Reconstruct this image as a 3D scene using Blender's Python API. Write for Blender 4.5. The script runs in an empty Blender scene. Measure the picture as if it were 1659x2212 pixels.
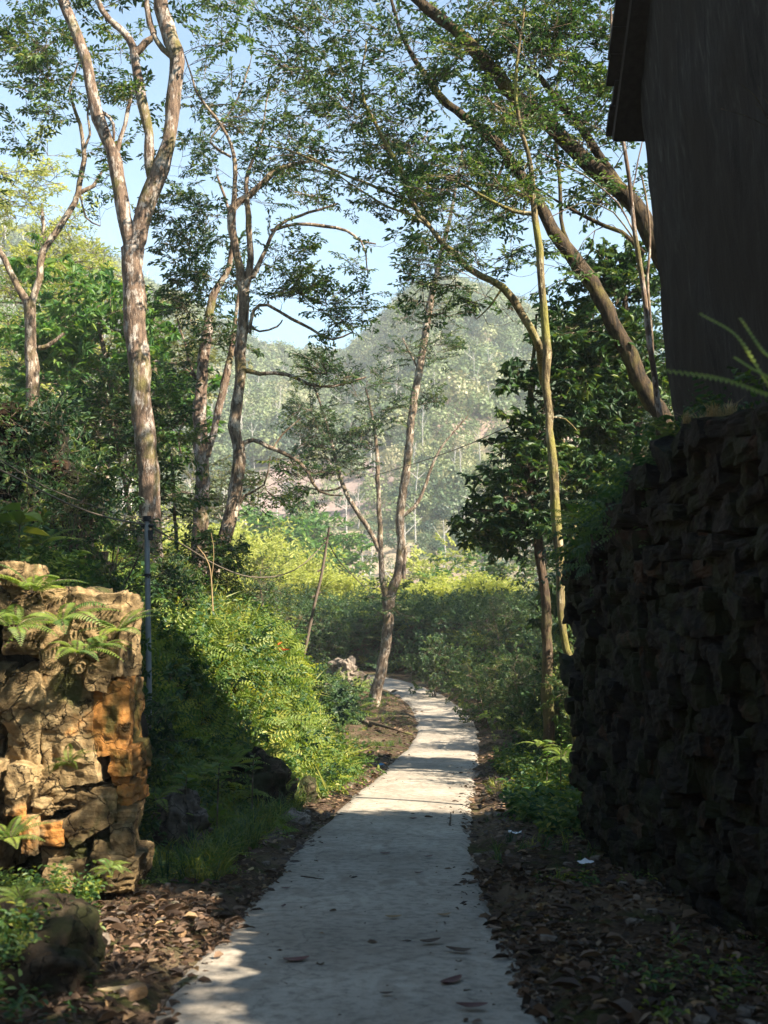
import bpy, math, random
import numpy as np
from mathutils import Vector, Matrix
R = math.radians
rng = np.random.default_rng(7)
random.seed(7)
sc = bpy.context.scene
C = sc.collection

# ------------------------------------------------------------------ camera
CAM = np.array([0.0, 0.0, 1.65]); F = 2455.0; PITCH = math.atan(184.0 / F)
cd = bpy.data.cameras.new('camera'); cam = bpy.data.objects.new('camera', cd); C.objects.link(cam)
cam.location = CAM; cam.rotation_euler = (math.pi / 2 + PITCH, 0, 0)
cd.sensor_fit = 'VERTICAL'; cd.sensor_height = 36; cd.sensor_width = 27; cd.lens = 36 * F / 2212.0
cd.clip_start = 0.05; cd.clip_end = 3000
cd.dof.use_dof = True; cd.dof.focus_distance = 13; cd.dof.aperture_fstop = 3.2
sc.camera = cam
# ------------------------------------------------------------------ sky, sun, exposure
SUN_H = np.array([0.85, -0.53]); SUN_H /= np.linalg.norm(SUN_H); SUN_EL = R(40)
w = bpy.data.worlds.new('World'); sc.world = w; w.use_nodes = True
nt = w.node_tree; bg = nt.nodes['Background']
sky = nt.nodes.new('ShaderNodeTexSky'); sky.sky_type = 'NISHITA'; sky.sun_disc = False
sky.sun_elevation = SUN_EL; sky.sun_rotation = math.atan2(SUN_H[0], SUN_H[1])
sky.air_density = 1.2; sky.dust_density = .6; sky.ozone_density = 1.0
tn = nt.nodes.new('ShaderNodeMix'); tn.data_type = 'RGBA'; tn.blend_type = 'MULTIPLY'; tn.inputs['Factor'].default_value = 1; tn.inputs['B'].default_value = (.86, 1.08, 1.14, 1)
nt.links.new(sky.outputs[0], tn.inputs['A']); nt.links.new(tn.outputs['Result'], bg.inputs[0]); bg.inputs[1].default_value = 0.052
ld = bpy.data.lights.new('sun', 'SUN'); ld.energy = 5.0; ld.angle = R(0.53); ld.color = (1.0, 0.86, 0.68)
sun = bpy.data.objects.new('sun', ld); C.objects.link(sun)
sd = Vector((SUN_H[0] * math.cos(SUN_EL), SUN_H[1] * math.cos(SUN_EL), math.sin(SUN_EL)))
sun.rotation_euler = sd.to_track_quat('Z', 'Y').to_euler()
sc.view_settings.view_transform = 'Standard'; sc.view_settings.look = 'None'
sc.view_settings.exposure = 2.12; sc.view_settings.gamma = 1.0
sc.cycles.max_bounces = 6; sc.cycles.transparent_max_bounces = 4; sc.cycles.diffuse_bounces = 3
sc.cycles.transmission_bounces = 3; sc.cycles.volume_bounces = 0
sc.cycles.use_denoising = True

def P(u, v, Z):
    """real-world point seen at photo position (u,v) standing Z metres ahead"""
    c, s = math.cos(PITCH), math.sin(PITCH)
    d = np.array([u - 829.5, F * c - (1106 - v) * s, F * s + (1106 - v) * c])
    return CAM + d * (Z / d[1])

# ------------------------------------------------------------------ noise
def _h(ix, iy, iz, seed):
    n = (ix.astype(np.int64) * 374761393 + iy.astype(np.int64) * 668265263 + iz.astype(np.int64) * 2147483647 + seed * 974634777) & 0xffffffff
    n = ((n ^ (n >> 13)) * 1274126177) & 0xffffffff
    n = (n ^ (n >> 16)) & 0xffffffff
    return n / 4294967295.0
def vnoise(p, seed=0):
    p = np.asarray(p, float); i = np.floor(p).astype(np.int64); f = p - i; f = f * f * (3 - 2 * f)
    r = 0
    for a in (0, 1):
        for b in (0, 1):
            for c in (0, 1):
                wt = (f[:, 0] if a else 1 - f[:, 0]) * (f[:, 1] if b else 1 - f[:, 1]) * (f[:, 2] if c else 1 - f[:, 2])
                r = r + wt * _h(i[:, 0] + a, i[:, 1] + b, i[:, 2] + c, seed)
    return r * 2 - 1
def fbm(p, seed=0, o=4):
    a, s, t = 0.5, 1.0, 0
    for k in range(o):
        t = t + a * vnoise(p * s + k * 17.3, seed + k); a *= .5; s *= 2.03
    return t
def sstep(a, b, x):
    t = np.clip((x - a) / (b - a), 0, 1); return t * t * (3 - 2 * t)
def unit(v):
    v = np.asarray(v, float); return v / (np.linalg.norm(v, axis=-1, keepdims=True) + 1e-9)

# ------------------------------------------------------------------ mesh + object helpers
def mesh(name, V, Fc, mats, tint=None, midx=None, smooth=False):
    """Fc: (n,4) or (n,3) int array"""
    V = np.asarray(V, np.float32); Fc = np.asarray(Fc, np.int32)
    me = bpy.data.meshes.new(name)
    k = Fc.shape[1]; n = len(Fc)
    me.vertices.add(len(V)); me.vertices.foreach_set('co', V.ravel())
    me.loops.add(n * k); me.loops.foreach_set('vertex_index', Fc.ravel())
    me.polygons.add(n); me.polygons.foreach_set('loop_start', np.arange(0, n * k, k, dtype=np.int32))
    me.polygons.foreach_set('loop_total', np.full(n, k, np.int32))
    if midx is not None: me.polygons.foreach_set('material_index', np.asarray(midx, np.int32))
    me.polygons.foreach_set('use_smooth', np.full(n, smooth, bool))
    if tint is not None:
        at = me.attributes.new('tint', 'FLOAT', 'POINT'); at.data.foreach_set('value', np.asarray(tint, np.float32))
    for m in (mats if isinstance(mats, (list, tuple)) else [mats]): me.materials.append(m)
    me.update(calc_edges=True)
    return me
def obj(name, me, parent=None, loc=None):
    o = bpy.data.objects.new(name, me); C.objects.link(o)
    if parent is not None: o.parent = parent
    if loc is not None: o.location = loc
    return o
def tag(o, label=None, cat=None, group=None, kind=None):
    if label: o['label'] = label
    if cat: o['category'] = cat
    if group: o['group'] = group
    if kind: o['kind'] = kind
    return o
def empty(name, loc, label, cat, group=None):
    o = bpy.data.objects.new(name, None); C.objects.link(o); o.location = loc
    return tag(o, label, cat, group)
def copy_tree(o, parent=None):
    c = o.copy(); C.objects.link(c); c.parent = parent
    for ch in list(o.children): copy_tree(ch, c)
    return c

class MB:
    def __init__(s): s.V = []; s.Q = []; s.T = []; s.n = 0
    def add(s, V, Q, T=None):
        V = np.asarray(V, float).reshape(-1, 3)
        s.V.append(V); s.Q.append(np.asarray(Q, np.int64) + s.n)
        s.T.append(np.full(len(V), .5) if T is None else np.broadcast_to(T, (len(V),)).astype(float)); s.n += len(V)
    def build(s, name, mat, parent=None, origin=None, smooth=False):
        V = np.concatenate(s.V); 
        if origin is not None: V = V - np.asarray(origin)
        me = mesh(name, V, np.concatenate(s.Q), mat, np.concatenate(s.T), smooth=smooth)
        return obj(name, me, parent)

def tube(mb, pts, rad, k=6, rough=0.0, seed=0, T=.5):
    pts = np.asarray(pts, float); n = len(pts); rad = np.broadcast_to(rad, (n,)).astype(float)
    t = np.gradient(pts, axis=0); t = unit(t)
    ref = np.array([0.3, 1, 0.05]) if abs(t[0][2]) > .7 else np.array([0, 0, 1.0])
    a = unit(np.cross(t, ref)); b = np.cross(t, a)
    th = np.arange(k) / k * 2 * np.pi
    ring = a[:, None] * np.cos(th)[None, :, None] + b[:, None] * np.sin(th)[None, :, None]
    r = rad[:, None] * np.ones(k)
    if rough:
        q = (pts[:, None] + ring * .35).reshape(-1, 3)
        r = r * (1 + rough * 1.3 * vnoise(q * 3.1, seed).reshape(n, k) + rough * vnoise(q * 11, seed + 3).reshape(n, k))
    V = (pts[:, None] + ring * r[..., None]).reshape(-1, 3)
    i = np.arange(n - 1)[:, None] * k; j = np.arange(k)[None]; j2 = (j + 1) % k
    Q = np.stack([i + j, i + j2, i + k + j2, i + k + j], -1).reshape(-1, 4)
    mb.add(V, Q, T)

def box_prim(mb, c, s, T=.5, rot=None):
    c = np.asarray(c, float); s = np.asarray(s, float) / 2
    V = np.array([[x, y, z] for x in (-1, 1) for y in (-1, 1) for z in (-1, 1)], float) * s
    if rot is not None: V = V @ np.asarray(rot).T
    mb.add(V + c, [[0, 1, 3, 2], [4, 6, 7, 5], [0, 4, 5, 1], [2, 3, 7, 6], [0, 2, 6, 4], [1, 5, 7, 3]], T)

_cube = {}
def cube_grid(n):
    """unit cube surface as 6 welded-looking grids"""
    if n in _cube: return _cube[n]
    g = np.linspace(-1, 1, n + 1); a, b = np.meshgrid(g, g, indexing='ij'); a = a.ravel(); b = b.ravel(); o = np.ones_like(a)
    V = []; Q = []; off = 0
    idx = np.arange((n + 1) ** 2).reshape(n + 1, n + 1)
    q = np.stack([idx[:-1, :-1], idx[1:, :-1], idx[1:, 1:], idx[:-1, 1:]], -1).reshape(-1, 4)
    for ax in range(3):
        for sg in (-1, 1):
            cols = [None] * 3; cols[ax] = o * sg; cols[(ax + 1) % 3] = a; cols[(ax + 2) % 3] = b
            V.append(np.stack(cols, -1)); Q.append((q if sg > 0 else q[:, ::-1]) + off); off += len(a)
    _cube[n] = (np.concatenate(V), np.concatenate(Q)); return _cube[n]
def rock(mb, c, s, n=8, seed=0, rnd=.25, amp=.1, fr=2.2, rot=None, T=.5, strata=0.0):
    V, Q = cube_grid(n); V = V.copy(); s = np.asarray(s, float) / 2; c = np.asarray(c, float)
    sph = unit(V); V = V * (1 - rnd) + sph * rnd * 1.25
    nrm = unit(V)
    p = V * s
    q = p + c * 1.7 + seed * 3.1
    m = s.min()
    d = fbm(q * fr / max(m, .05) * .35, seed, 4) * amp * 2.0 + (np.abs(fbm(q * fr / max(m, .05) * .8, seed + 9, 4)) * -amp * 1.6)
    p = p + nrm * (d * m)[:, None]
    wv = np.stack([fbm(q * fr / max(m, .05) * .3 + 9, seed + 20, 3), fbm(q * fr / max(m, .05) * .3 + 31, seed + 21, 3), fbm(q * fr / max(m, .05) * .3 + 77, seed + 22, 3)], -1)
    p = p + wv * amp * m * 1.8
    if strata:
        zz = q[:, 2] + .12 * fbm(q * 3, seed, 2)
        p = p + nrm * (np.sign(np.sin(zz * 60)) * strata * (vnoise(q * [3, 3, 24], seed + 4)))[:, None]
    if rot is not None: p = p @ np.asarray(rot).T
    mb.add(p + c, Q, T)
def rotz(a): return np.array(Matrix.Rotation(a, 3, 'Z'))
def roteul(a, b, c): return np.array((Matrix.Rotation(c, 3, 'Z') @ Matrix.Rotation(b, 3, 'Y') @ Matrix.Rotation(a, 3, 'X')))

# ------------------------------------------------------------------ materials
class NT:
    def __init__(s, name):
        s.m = bpy.data.materials.new(name); s.m.use_nodes = True; s.t = s.m.node_tree; s.b = s.t.nodes['Principled BSDF']; s.out = s.t.nodes['Material Output']
        s.tc = s.t.nodes.new('ShaderNodeNewGeometry')
    def n(s, ty, **k):
        nd = s.t.nodes.new(ty)
        for a, b in k.items(): setattr(nd, a, b)
        return nd
    def l(s, a, b): s.t.links.new(a, b)
    def pos(s, scale=(1, 1, 1)):
        v = s.n('ShaderNodeVectorMath', operation='MULTIPLY'); s.l(s.tc.outputs['Position'], v.inputs[0]); v.inputs[1].default_value = scale; return v.outputs[0]
    def noise(s, sc_, det=5, rough=.55, vec=None, dist=0):
        nd = s.n('ShaderNodeTexNoise'); nd.inputs['Scale'].default_value = sc_; nd.inputs['Detail'].default_value = det
        nd.inputs['Roughness'].default_value = rough; nd.inputs['Distortion'].default_value = dist
        s.l(vec if vec is not None else s.pos(), nd.inputs['Vector']); return nd.outputs['Fac']
    def ramp(s, fac, stops):
        r = s.n('ShaderNodeValToRGB'); e = r.color_ramp.elements
        while len(e) < len(stops): e.new(.5)
        for el, (p, c) in zip(e, stops): el.position = p; el.color = (*c, 1) if len(c) == 3 else c
        s.l(fac, r.inputs[0]); return r.outputs[0]
    def mix(s, fac, a, b, mode='MIX'):
        m = s.n('ShaderNodeMix', data_type='RGBA', blend_type=mode)
        for sock, v in ((m.inputs['Factor'], fac), (m.inputs['A'], a), (m.inputs['B'], b)):
            if isinstance(v, (int, float)): sock.default_value = v
            elif isinstance(v, tuple): sock.default_value = (*v, 1)
            else: s.l(v, sock)
        return m.outputs['Result']
    def bump(s, h, st=.5, d=.02):
        b = s.n('ShaderNodeBump'); b.inputs['Strength'].default_value = st; b.inputs['Distance'].default_value = d
        s.l(h, b.inputs['Height']); s.l(b.outputs[0], s.b.inputs['Normal'])
    def base(s, c):
        if isinstance(c, tuple): s.b.inputs['Base Color'].default_value = (*c, 1)
        else: s.l(c, s.b.inputs['Base Color'])
    def rough(s, r, spec=.3): s.b.inputs['Roughness'].default_value = r; s.b.inputs['Specular IOR Level'].default_value = spec
def g(v): return (v, v, v)

def leaf_mat(name, cols, trans=.38, rough=.5, spec=.35):
    k = NT(name); at = k.n('ShaderNodeAttribute', attribute_name='tint')
    n = len(cols); col = k.ramp(at.outputs['Fac'], [(i / (n - 1), c) for i, c in enumerate(cols)])
    k.base(col); k.rough(rough, spec)
    tr = k.n('ShaderNodeBsdfTranslucent')
    tc = k.mix(1.0, col, (1.55, 1.55, .55), 'MULTIPLY'); k.l(tc, tr.inputs[0])
    ms = k.n('ShaderNodeMixShader'); ms.inputs[0].default_value = trans
    k.l(k.b.outputs[0], ms.inputs[1]); k.l(tr.outputs[0], ms.inputs[2]); k.l(ms.outputs[0], k.out.inputs[0])
    return k.m
def bark_mat(name, dark, mid, pale, moss, pale_amt=.5, moss_amt=.4):
    k = NT(name)
    v = k.pos((1, 1, .45)); a = k.noise(10, 8, .72, v); b = k.noise(2.3, 4, .6, k.pos((1, 1, .8))); c = k.noise(22, 5, .65, k.pos((1, 1, .25)))
    col = k.ramp(c, [(.38, dark), (.6, mid)])
    pm = k.ramp(a, [(pale_amt, g(0)), (pale_amt + .07, g(1))]); col = k.mix(pm, col, pale)
    mm = k.ramp(b, [(1 - moss_amt - .08, g(0)), (1 - moss_amt + .08, g(1))]); col = k.mix(mm, col, moss)
    sp = k.noise(60, 3, .6); col = k.mix(.35, col, k.ramp(sp, [(.35, g(.25)), (.6, g(1))]), 'MULTIPLY')
    k.base(col); k.rough(.85, .2); k.bump(k.mix(.4, c, b), 1.0, .05)
    return k.m

M = {}
M['leaf_dark'] = leaf_mat('leaf_dark', [(.015, .04, .022), (.03, .072, .032), (.055, .11, .035), (.11, .15, .035)], trans=.3)
M['leaf_mid'] = leaf_mat('leaf_mid', [(.02, .052, .026), (.042, .095, .032), (.08, .14, .035), (.17, .19, .045)], trans=.35)
M['leaf_bright'] = leaf_mat('leaf_bright', [(.035, .10, .03), (.06, .15, .035), (.10, .19, .04), (.16, .23, .05)], trans=.42)
M['leaf_yellow'] = leaf_mat('leaf_yellow', [(.2, .24, .07), (.29, .33, .09), (.37, .4, .12), (.45, .44, .16)], trans=.45)
M['leaf_pale'] = leaf_mat('leaf_pale', [(.07, .1, .05), (.12, .15, .06), (.19, .2, .09), (.27, .25, .13)], trans=.3)
M['herb'] = leaf_mat('herb', [(.016, .055, .028), (.04, .1, .035), (.11, .17, .035), (.3, .3, .06)], trans=.42)
M['fern'] = leaf_mat('fern', [(.03, .085, .035), (.085, .16, .04), (.2, .26, .05), (.36, .36, .08)], trans=.45)
M['litter'] = leaf_mat('litter', [(.02, .013, .01), (.05, .03, .018), (.1, .062, .038), (.19, .125, .08), (.3, .2, .08)], trans=.08, rough=.6)
M['dry'] = leaf_mat('dry', [(.2, .14, .08), (.32, .24, .13), (.42, .34, .2)], trans=.3, rough=.7)
M['red'] = leaf_mat('red', [(.3, .05, .02), (.45, .1, .03), (.5, .16, .04)], trans=.35)
M['bark_pale'] = bark_mat('bark_pale', (.07, .05, .038), (.2, .14, .1), (.36, .32, .28), (.13, .12, .04), .51, .38)
M['bark_brown'] = bark_mat('bark_brown', (.06, .042, .03), (.22, .165, .115), (.42, .37, .3), (.13, .11, .04), .52, .36)
M['bark_dark'] = bark_mat('bark_dark', (.03, .022, .016), (.1, .07, .045), (.26, .22, .17), (.1, .1, .035), .62, .42)
M['bark_moss'] = bark_mat('bark_moss', (.018, .014, .01), (.07, .048, .026), (.2, .17, .1), (.13, .11, .03), .62, .42)
M['bark_lichen'] = bark_mat('bark_lichen', (.06, .045, .025), (.22, .175, .09), (.42, .37, .24), (.2, .19, .05), .56, .45)
M['twig'] = bark_mat('twig', (.05, .038, .028), (.15, .11, .07), (.33, .28, .22), (.12, .11, .04), .55, .35)
M['culm'] = bark_mat('culm', (.12, .12, .04), (.25, .24, .09), (.35, .33, .16), (.16, .17, .05), .6, .4)
M['white_bark'] = bark_mat('white_bark', (.25, .22, .2), (.45, .42, .38), (.62, .6, .56), (.3, .28, .2), .45, .3)

def ground_mat():
    k = NT('soil'); a = k.noise(3, 6, .6); b = k.noise(28, 5, .7); c = k.noise(.7, 3, .5)
    col = k.ramp(b, [(.3, (.022, .016, .012)), (.52, (.075, .05, .034)), (.72, (.17, .125, .085))])
    col = k.mix(k.ramp(a, [(.48, g(0)), (.62, g(1))]), col, k.mix(k.ramp(b, [(.4, g(0)), (.6, g(1))]), (.03, .04, .014), (.07, .075, .022)))
    col = k.mix(k.ramp(c, [(.5, g(0)), (.65, g(.7))]), col, (.2, .145, .095))
    k.base(col); k.rough(.95, .1); k.bump(b, 1, .05); return k.m
def hill_mat():
    k = NT('hillside'); a = k.noise(.02, 5, .6); b = k.noise(.15, 5, .6); c = k.noise(.012, 3, .5, k.pos((1, 1, 2)))
    col = k.ramp(b, [(.35, (.05, .06, .03)), (.6, (.12, .13, .06))])
    col = k.mix(k.ramp(a, [(.48, g(0)), (.56, g(1))]), col, (.24, .18, .15))
    for c_, rad, cc in (((-11, 207, 21), (21, 34, 8), (.25, .195, .175)), ((-5, 173, 8), (10, 30, 5), (.34, .28, .2))):
        s1 = k.n('ShaderNodeVectorMath', operation='SUBTRACT'); k.l(k.tc.outputs['Position'], s1.inputs[0]); s1.inputs[1].default_value = c_
        s2 = k.n('ShaderNodeVectorMath', operation='DIVIDE'); k.l(s1.outputs[0], s2.inputs[0]); s2.inputs[1].default_value = rad
        s3 = k.n('ShaderNodeVectorMath', operation='LENGTH'); k.l(s2.outputs[0], s3.inputs[0])
        s4 = k.n('ShaderNodeMath', operation='MULTIPLY_ADD'); k.l(b, s4.inputs[0]); s4.inputs[1].default_value = .5; k.l(s3.outputs['Value'], s4.inputs[2]); s5 = k.n('ShaderNodeMath', operation='MULTIPLY'); s5.inputs[1].default_value = .8; k.l(s4.outputs[0], s5.inputs[0]); s4 = s5
        col = k.mix(k.ramp(s4.outputs[0], [(.75, g(.3)), (1.0, g(0))] if False else [(0, g(1)), (.97, g(1)), (1.0, g(0))]), col, k.mix(k.ramp(k.noise(.5, 5, .7), [(.35, g(0)), (.6, g(1))]), tuple(x * .6 for x in cc), cc))
    k.base(col); k.rough(1, .05); return k.m
def concrete_mat():
    k = NT('concrete'); a = k.noise(.9, 4, .55); b = k.noise(14, 6, .65); c = k.noise(120, 4, .7); st = k.noise(3.2, 5, .6, k.pos((1, .5, 1)), 1.2)
    col = k.ramp(a, [(.3, (.26, .235, .195)), (.7, (.43, .39, .325))])
    col = k.mix(.8, col, k.ramp(b, [(.34, g(.45)), (.54, g(1)), (.8, g(1.0))]), 'MULTIPLY')
    col = k.mix(.5, col, k.ramp(c, [(.32, g(.45)), (.5, g(1))]), 'MULTIPLY')
    col = k.mix(k.ramp(st, [(.5, g(0)), (.7, g(.75))]), col, (.2, .17, .135))
    vo = k.n('ShaderNodeTexVoronoi', feature='DISTANCE_TO_EDGE'); vo.inputs['Scale'].default_value = .33
    nv = k.n('ShaderNodeTexNoise'); nv.inputs['Scale'].default_value = 2.5; nv.inputs['Detail'].default_value = 6; k.l(k.pos(), nv.inputs['Vector'])
    mv = k.n('ShaderNodeVectorMath', operation='MULTIPLY_ADD'); mv.inputs[1].default_value = (.6, .6, .6); k.l(nv.outputs['Color'], mv.inputs[0]); k.l(k.pos(), mv.inputs[2]); k.l(mv.outputs[0], vo.inputs['Vector'])
    crack = k.ramp(vo.outputs['Distance'], [(0, g(.5)), (.004, g(1))]); col = k.mix(.6, col, crack, 'MULTIPLY')
    k.base(col); k.rough(.9, .2); h = k.mix(.4, b, c); k.bump(h, .55, .012); return k.m
def stone_mat(name, c0, c1, c2, stain, stain_at=.56, moss=(.05, .055, .015), moss_at=.62, sc_=1.0, spots=False):
    k = NT(name); a = k.noise(1.6 * sc_, 5, .6); b = k.noise(9 * sc_, 6, .65, k.pos((1, 1, 1.6))); c = k.noise(55, 4, .7); d = k.noise(2.1 * sc_, 4, .6, k.pos((1.3, 1, .8)))
    str_ = k.noise(5, 5, .6, k.pos((1, 1, 7)), .6)
    col = k.ramp(b, [(.28, c0), (.5, c1), (.75, c2)])
    col = k.mix(.35, col, k.ramp(str_, [(.35, g(.4)), (.55, g(1))]), 'MULTIPLY'); ds = k.noise(1.1 * sc_, 6, .65, k.pos((1.2, 1, .6)), .5); col = k.mix(.85, col, k.ramp(ds, [(.42, g(.28)), (.56, g(1))]), 'MULTIPLY')
    vc = k.n('ShaderNodeTexVoronoi', feature='DISTANCE_TO_EDGE'); vc.inputs['Scale'].default_value = 3.2
    nc = k.n('ShaderNodeTexNoise'); nc.inputs['Scale'].default_value = 6; nc.inputs['Detail'].default_value = 7; k.l(k.pos(), nc.inputs['Vector'])
    mc = k.n('ShaderNodeVectorMath', operation='MULTIPLY_ADD'); mc.inputs[1].default_value = (.35, .35, .35); k.l(nc.outputs['Color'], mc.inputs[0]); k.l(k.pos((1, 1, 1.5)), mc.inputs[2]); k.l(mc.outputs[0], vc.inputs['Vector'])
    ck = k.ramp(vc.outputs['Distance'], [(0, g(.1)), (.022, g(1))]); col = k.mix(.9, col, ck, 'MULTIPLY')
    at = k.n('ShaderNodeAttribute', attribute_name='tint')
    mt = k.n('ShaderNodeMath', operation='ADD'); mt.inputs[1].default_value = 0
    k.l(a, mt.inputs[0])
    sm = k.n('ShaderNodeMath', operation='MULTIPLY_ADD'); sm.inputs[1].default_value = .5; k.l(at.outputs['Fac'], sm.inputs[0]); k.l(a, sm.inputs[2])
    col = k.mix(k.ramp(sm.outputs[0], [(stain_at + .25, g(0)), (stain_at + .34, g(.9))]), col, stain)
    col = k.mix(k.ramp(d, [(moss_at, g(0)), (moss_at + .08, g(.9))]), col, moss)
    if spots:
        vo = k.n('ShaderNodeTexVoronoi'); vo.inputs['Scale'].default_value = 7; k.l(k.pos(), vo.inputs['Vector'])
        lm = k.n('ShaderNodeMath', operation='MULTIPLY'); k.l(k.ramp(vo.outputs['Distance'], [(.14, g(1)), (.2, g(0))]), lm.inputs[0]); k.l(k.ramp(a, [(.52, g(0)), (.58, g(.8))]), lm.inputs[1])
        col = k.mix(lm.outputs[0], col, (.5, .47, .4))
    col = k.mix(.4, col, k.ramp(c, [(.3, g(.4)), (.55, g(1))]), 'MULTIPLY')
    k.base(col); k.rough(.9, .2)
    h = k.mix(.5, k.mix(.35, k.mix(.5, b, str_), c), ck); k.bump(h, 1.0, .05); return k.m
M['soil'] = ground_mat(); M['hill'] = hill_mat(); M['concrete'] = concrete_mat()
M['sandstone'] = stone_mat('sandstone', (.07, .048, .025), (.29, .205, .1), (.46, .36, .2), (.4, .18, .045), .62, (.05, .055, .016), .57, 1.0, False)
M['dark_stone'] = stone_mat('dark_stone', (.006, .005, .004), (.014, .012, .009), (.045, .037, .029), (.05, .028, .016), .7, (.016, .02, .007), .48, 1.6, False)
M['grey_stone'] = stone_mat('grey_stone', (.1, .08, .065), (.24, .2, .16), (.36, .31, .26), (.25, .15, .07), .6, (.06, .065, .02), .58)
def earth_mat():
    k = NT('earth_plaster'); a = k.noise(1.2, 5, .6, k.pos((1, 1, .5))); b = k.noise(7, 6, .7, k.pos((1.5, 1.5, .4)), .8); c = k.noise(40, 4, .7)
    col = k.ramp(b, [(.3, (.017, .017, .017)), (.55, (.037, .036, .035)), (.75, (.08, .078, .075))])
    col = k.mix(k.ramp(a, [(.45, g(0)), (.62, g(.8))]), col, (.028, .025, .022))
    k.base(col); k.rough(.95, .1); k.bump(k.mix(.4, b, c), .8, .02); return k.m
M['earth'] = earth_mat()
M['mossy_stone'] = stone_mat('mossy_stone', (.02, .015, .01), (.065, .048, .03), (.13, .1, .065), (.1, .055, .02), .8, (.022, .027, .009), .5)
def simple(name, col, rough=.6, var=.3, sc_=20, metal=0):
    k = NT(name); n = k.noise(sc_, 5, .6); k.base(k.mix(var, col, k.ramp(n, [(.3, g(.3)), (.65, g(1))]), 'MULTIPLY')); k.rough(rough); k.b.inputs['Metallic'].default_value = metal; k.bump(n, .3, .01); return k.m
M['tile'] = simple('roof_tile', (.04, .036, .033), .9, .6); M['metal'] = simple('galvanised', (.3, .31, .31), .55, .4, 9, .4)
M['black'] = simple('black_rubber', (.02, .02, .02), .6); M['wire'] = simple('wire', (.12, .1, .075), .7)
M['wood'] = simple('weathered_wood', (.14, .11, .085), .9, .6, 14); M['paper'] = simple('paper', (.75, .78, .8), .8, .2)
M['blue'] = simple('blue_plastic', (.06, .25, .5), .5, .2); M['moss'] = simple('moss', (.045, .055, .014), 1, .7, 30)
M['roofwhite'] = simple('pale_sheet', (.6, .66, .75), .6, .2)

# ------------------------------------------------------------------ path centre line and terrain
_pp = [(760, 2190, 4.68), (785, 2050, 6.1), (808, 1920, 8.1), (851, 1783, 12.0), (884, 1730, 14.0), (917, 1689, 16.8), (942, 1641, 21.4), (966, 1590, 27.7), (952, 1537, 34.0), (907, 1501, 38.6), (855, 1480, 42.0), (770, 1459, 45.2)]
_pts = [(-.15, -8, .02), (-.15, -3, .02), (-.14, 1.5, .0)] + [tuple(P(*q)) for q in _pp] + [(-4.5, 46.8, -1.3), (-10, 48, -1.0), (-30, 50, 0)]
def catmull(p, step=.25):
    p = np.asarray(p, float); q = np.vstack([2 * p[0] - p[1], p, 2 * p[-1] - p[-2]]); out = []
    for i in range(1, len(q) - 2):
        L = np.linalg.norm((q[i + 1] - q[i])[:3]); n = max(2, int(L / step)); t = (np.arange(n) / n)[:, None]
        a, b, c, d = q[i - 1], q[i], q[i + 1], q[i + 2]
        out.append(.5 * ((2 * b) + (-a + c) * t + (2 * a - 5 * b + 4 * c - d) * t ** 2 + (-a + 3 * b - 3 * c + d) * t ** 3))
    return np.vstack(out + [p[-1:]])
PL = catmull(_pts, .2)
ker = np.ones(15) / 15
for ax in (0, 1, 2):
    e = np.pad(PL[:, ax], 7, mode='reflect', reflect_type='odd'); PL[:, ax] = np.convolve(e, ker, 'valid')
PT = unit(np.gradient(PL[:, :2], axis=0)); PN = np.stack([PT[:, 1], -PT[:, 0]], -1)   # right normal
PS = np.concatenate([[0], np.cumsum(np.linalg.norm(np.diff(PL[:, :2], axis=0), axis=1))]); PS += PL[0, 1]
SK = [-8, 0, 3, 8.0, 8.8, 11, 14, 16, 18, 20, 24, 28, 34, 40, 60, 90]
TL = [1.6, 2.0, 2.9, 2.9, 2.25, 2.15, 1.35, 1.35, 1.5, 2.0, 3.0, 3.0, 2.5, 2, 2, 2]
HL = [1.4, 1.4, 1.9, 2.2, 2.1, 1.75, 1.75, 1.9, 1.95, 1.6, .9, .5, .15, .1, .1, .1]
WL = [1.2, 1.2, .5, .5, .5, .7, .8, .8, 1.0, 1.4, 2, 2, 2, 2, 2, 2]
ML = [.6, .6, .8, .85, .75, .6, .5, .5, .55, .55, .35, .0, -.15, -.2, -.2, -.2]
SKR = [-8, 2, 5, 8, 10.2, 11.3, 14, 20, 30, 40, 48, 60, 90]
TR = [2.3, 2.3, 2.25, 2.15, 2.1, 2.1, 1.9, 1.9, 1.9, 2.2, 2.2, 2.2, 2.2]
HR = [2.65, 2.4, 2.4, 3.05, 3.1, 1.0, 1.1, 1.9, 2.3, 2.3, 2.1, 2.0, 2.0]
WR = [.12, .12, .12, .12, .12, .8, 1.4, 2, 2.2, 2.2, 2.4, 2.4, 2.4]
MR = [.25, .25, .25, .3, .4, .6, .8, .8, .45, .1, -.1, -.1, -.1]
_sky = np.array([(-900, 480), (0, 540), (150, 562), (300, 630), (450, 700), (560, 748), (680, 755), (740, 765), (800, 712), (850, 655), (900, 615), (980, 600), (1060, 622), (1120, 660), (1300, 740), (1659, 820), (2400, 860)], float)
_skt = (_sky[:, 0] - 829.5) / F; _skz = np.array([P(829.5, v, 420)[2] for v in _sky[:, 1]]) - 5
def Hfar(x, y):
    r = np.hypot(x, y); az = x / np.maximum(y, 1); zr = np.interp(az, _skt, _skz)
    t = np.clip((r - 105) / (420 - 105), 0, 1.3)
    h = -7 + (zr + 7) * np.where(t < 1, t ** 1.25 * .55 + .45 * sstep(0, 1, t), 1 - .6 * (t - 1))
    nz = fbm(np.stack([x / 60, y / 60, x * 0], -1), 5, 4)
    return h + nz * 14 * sstep(110, 260, r) * (1 - .75 * sstep(330, 420, r))
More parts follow.
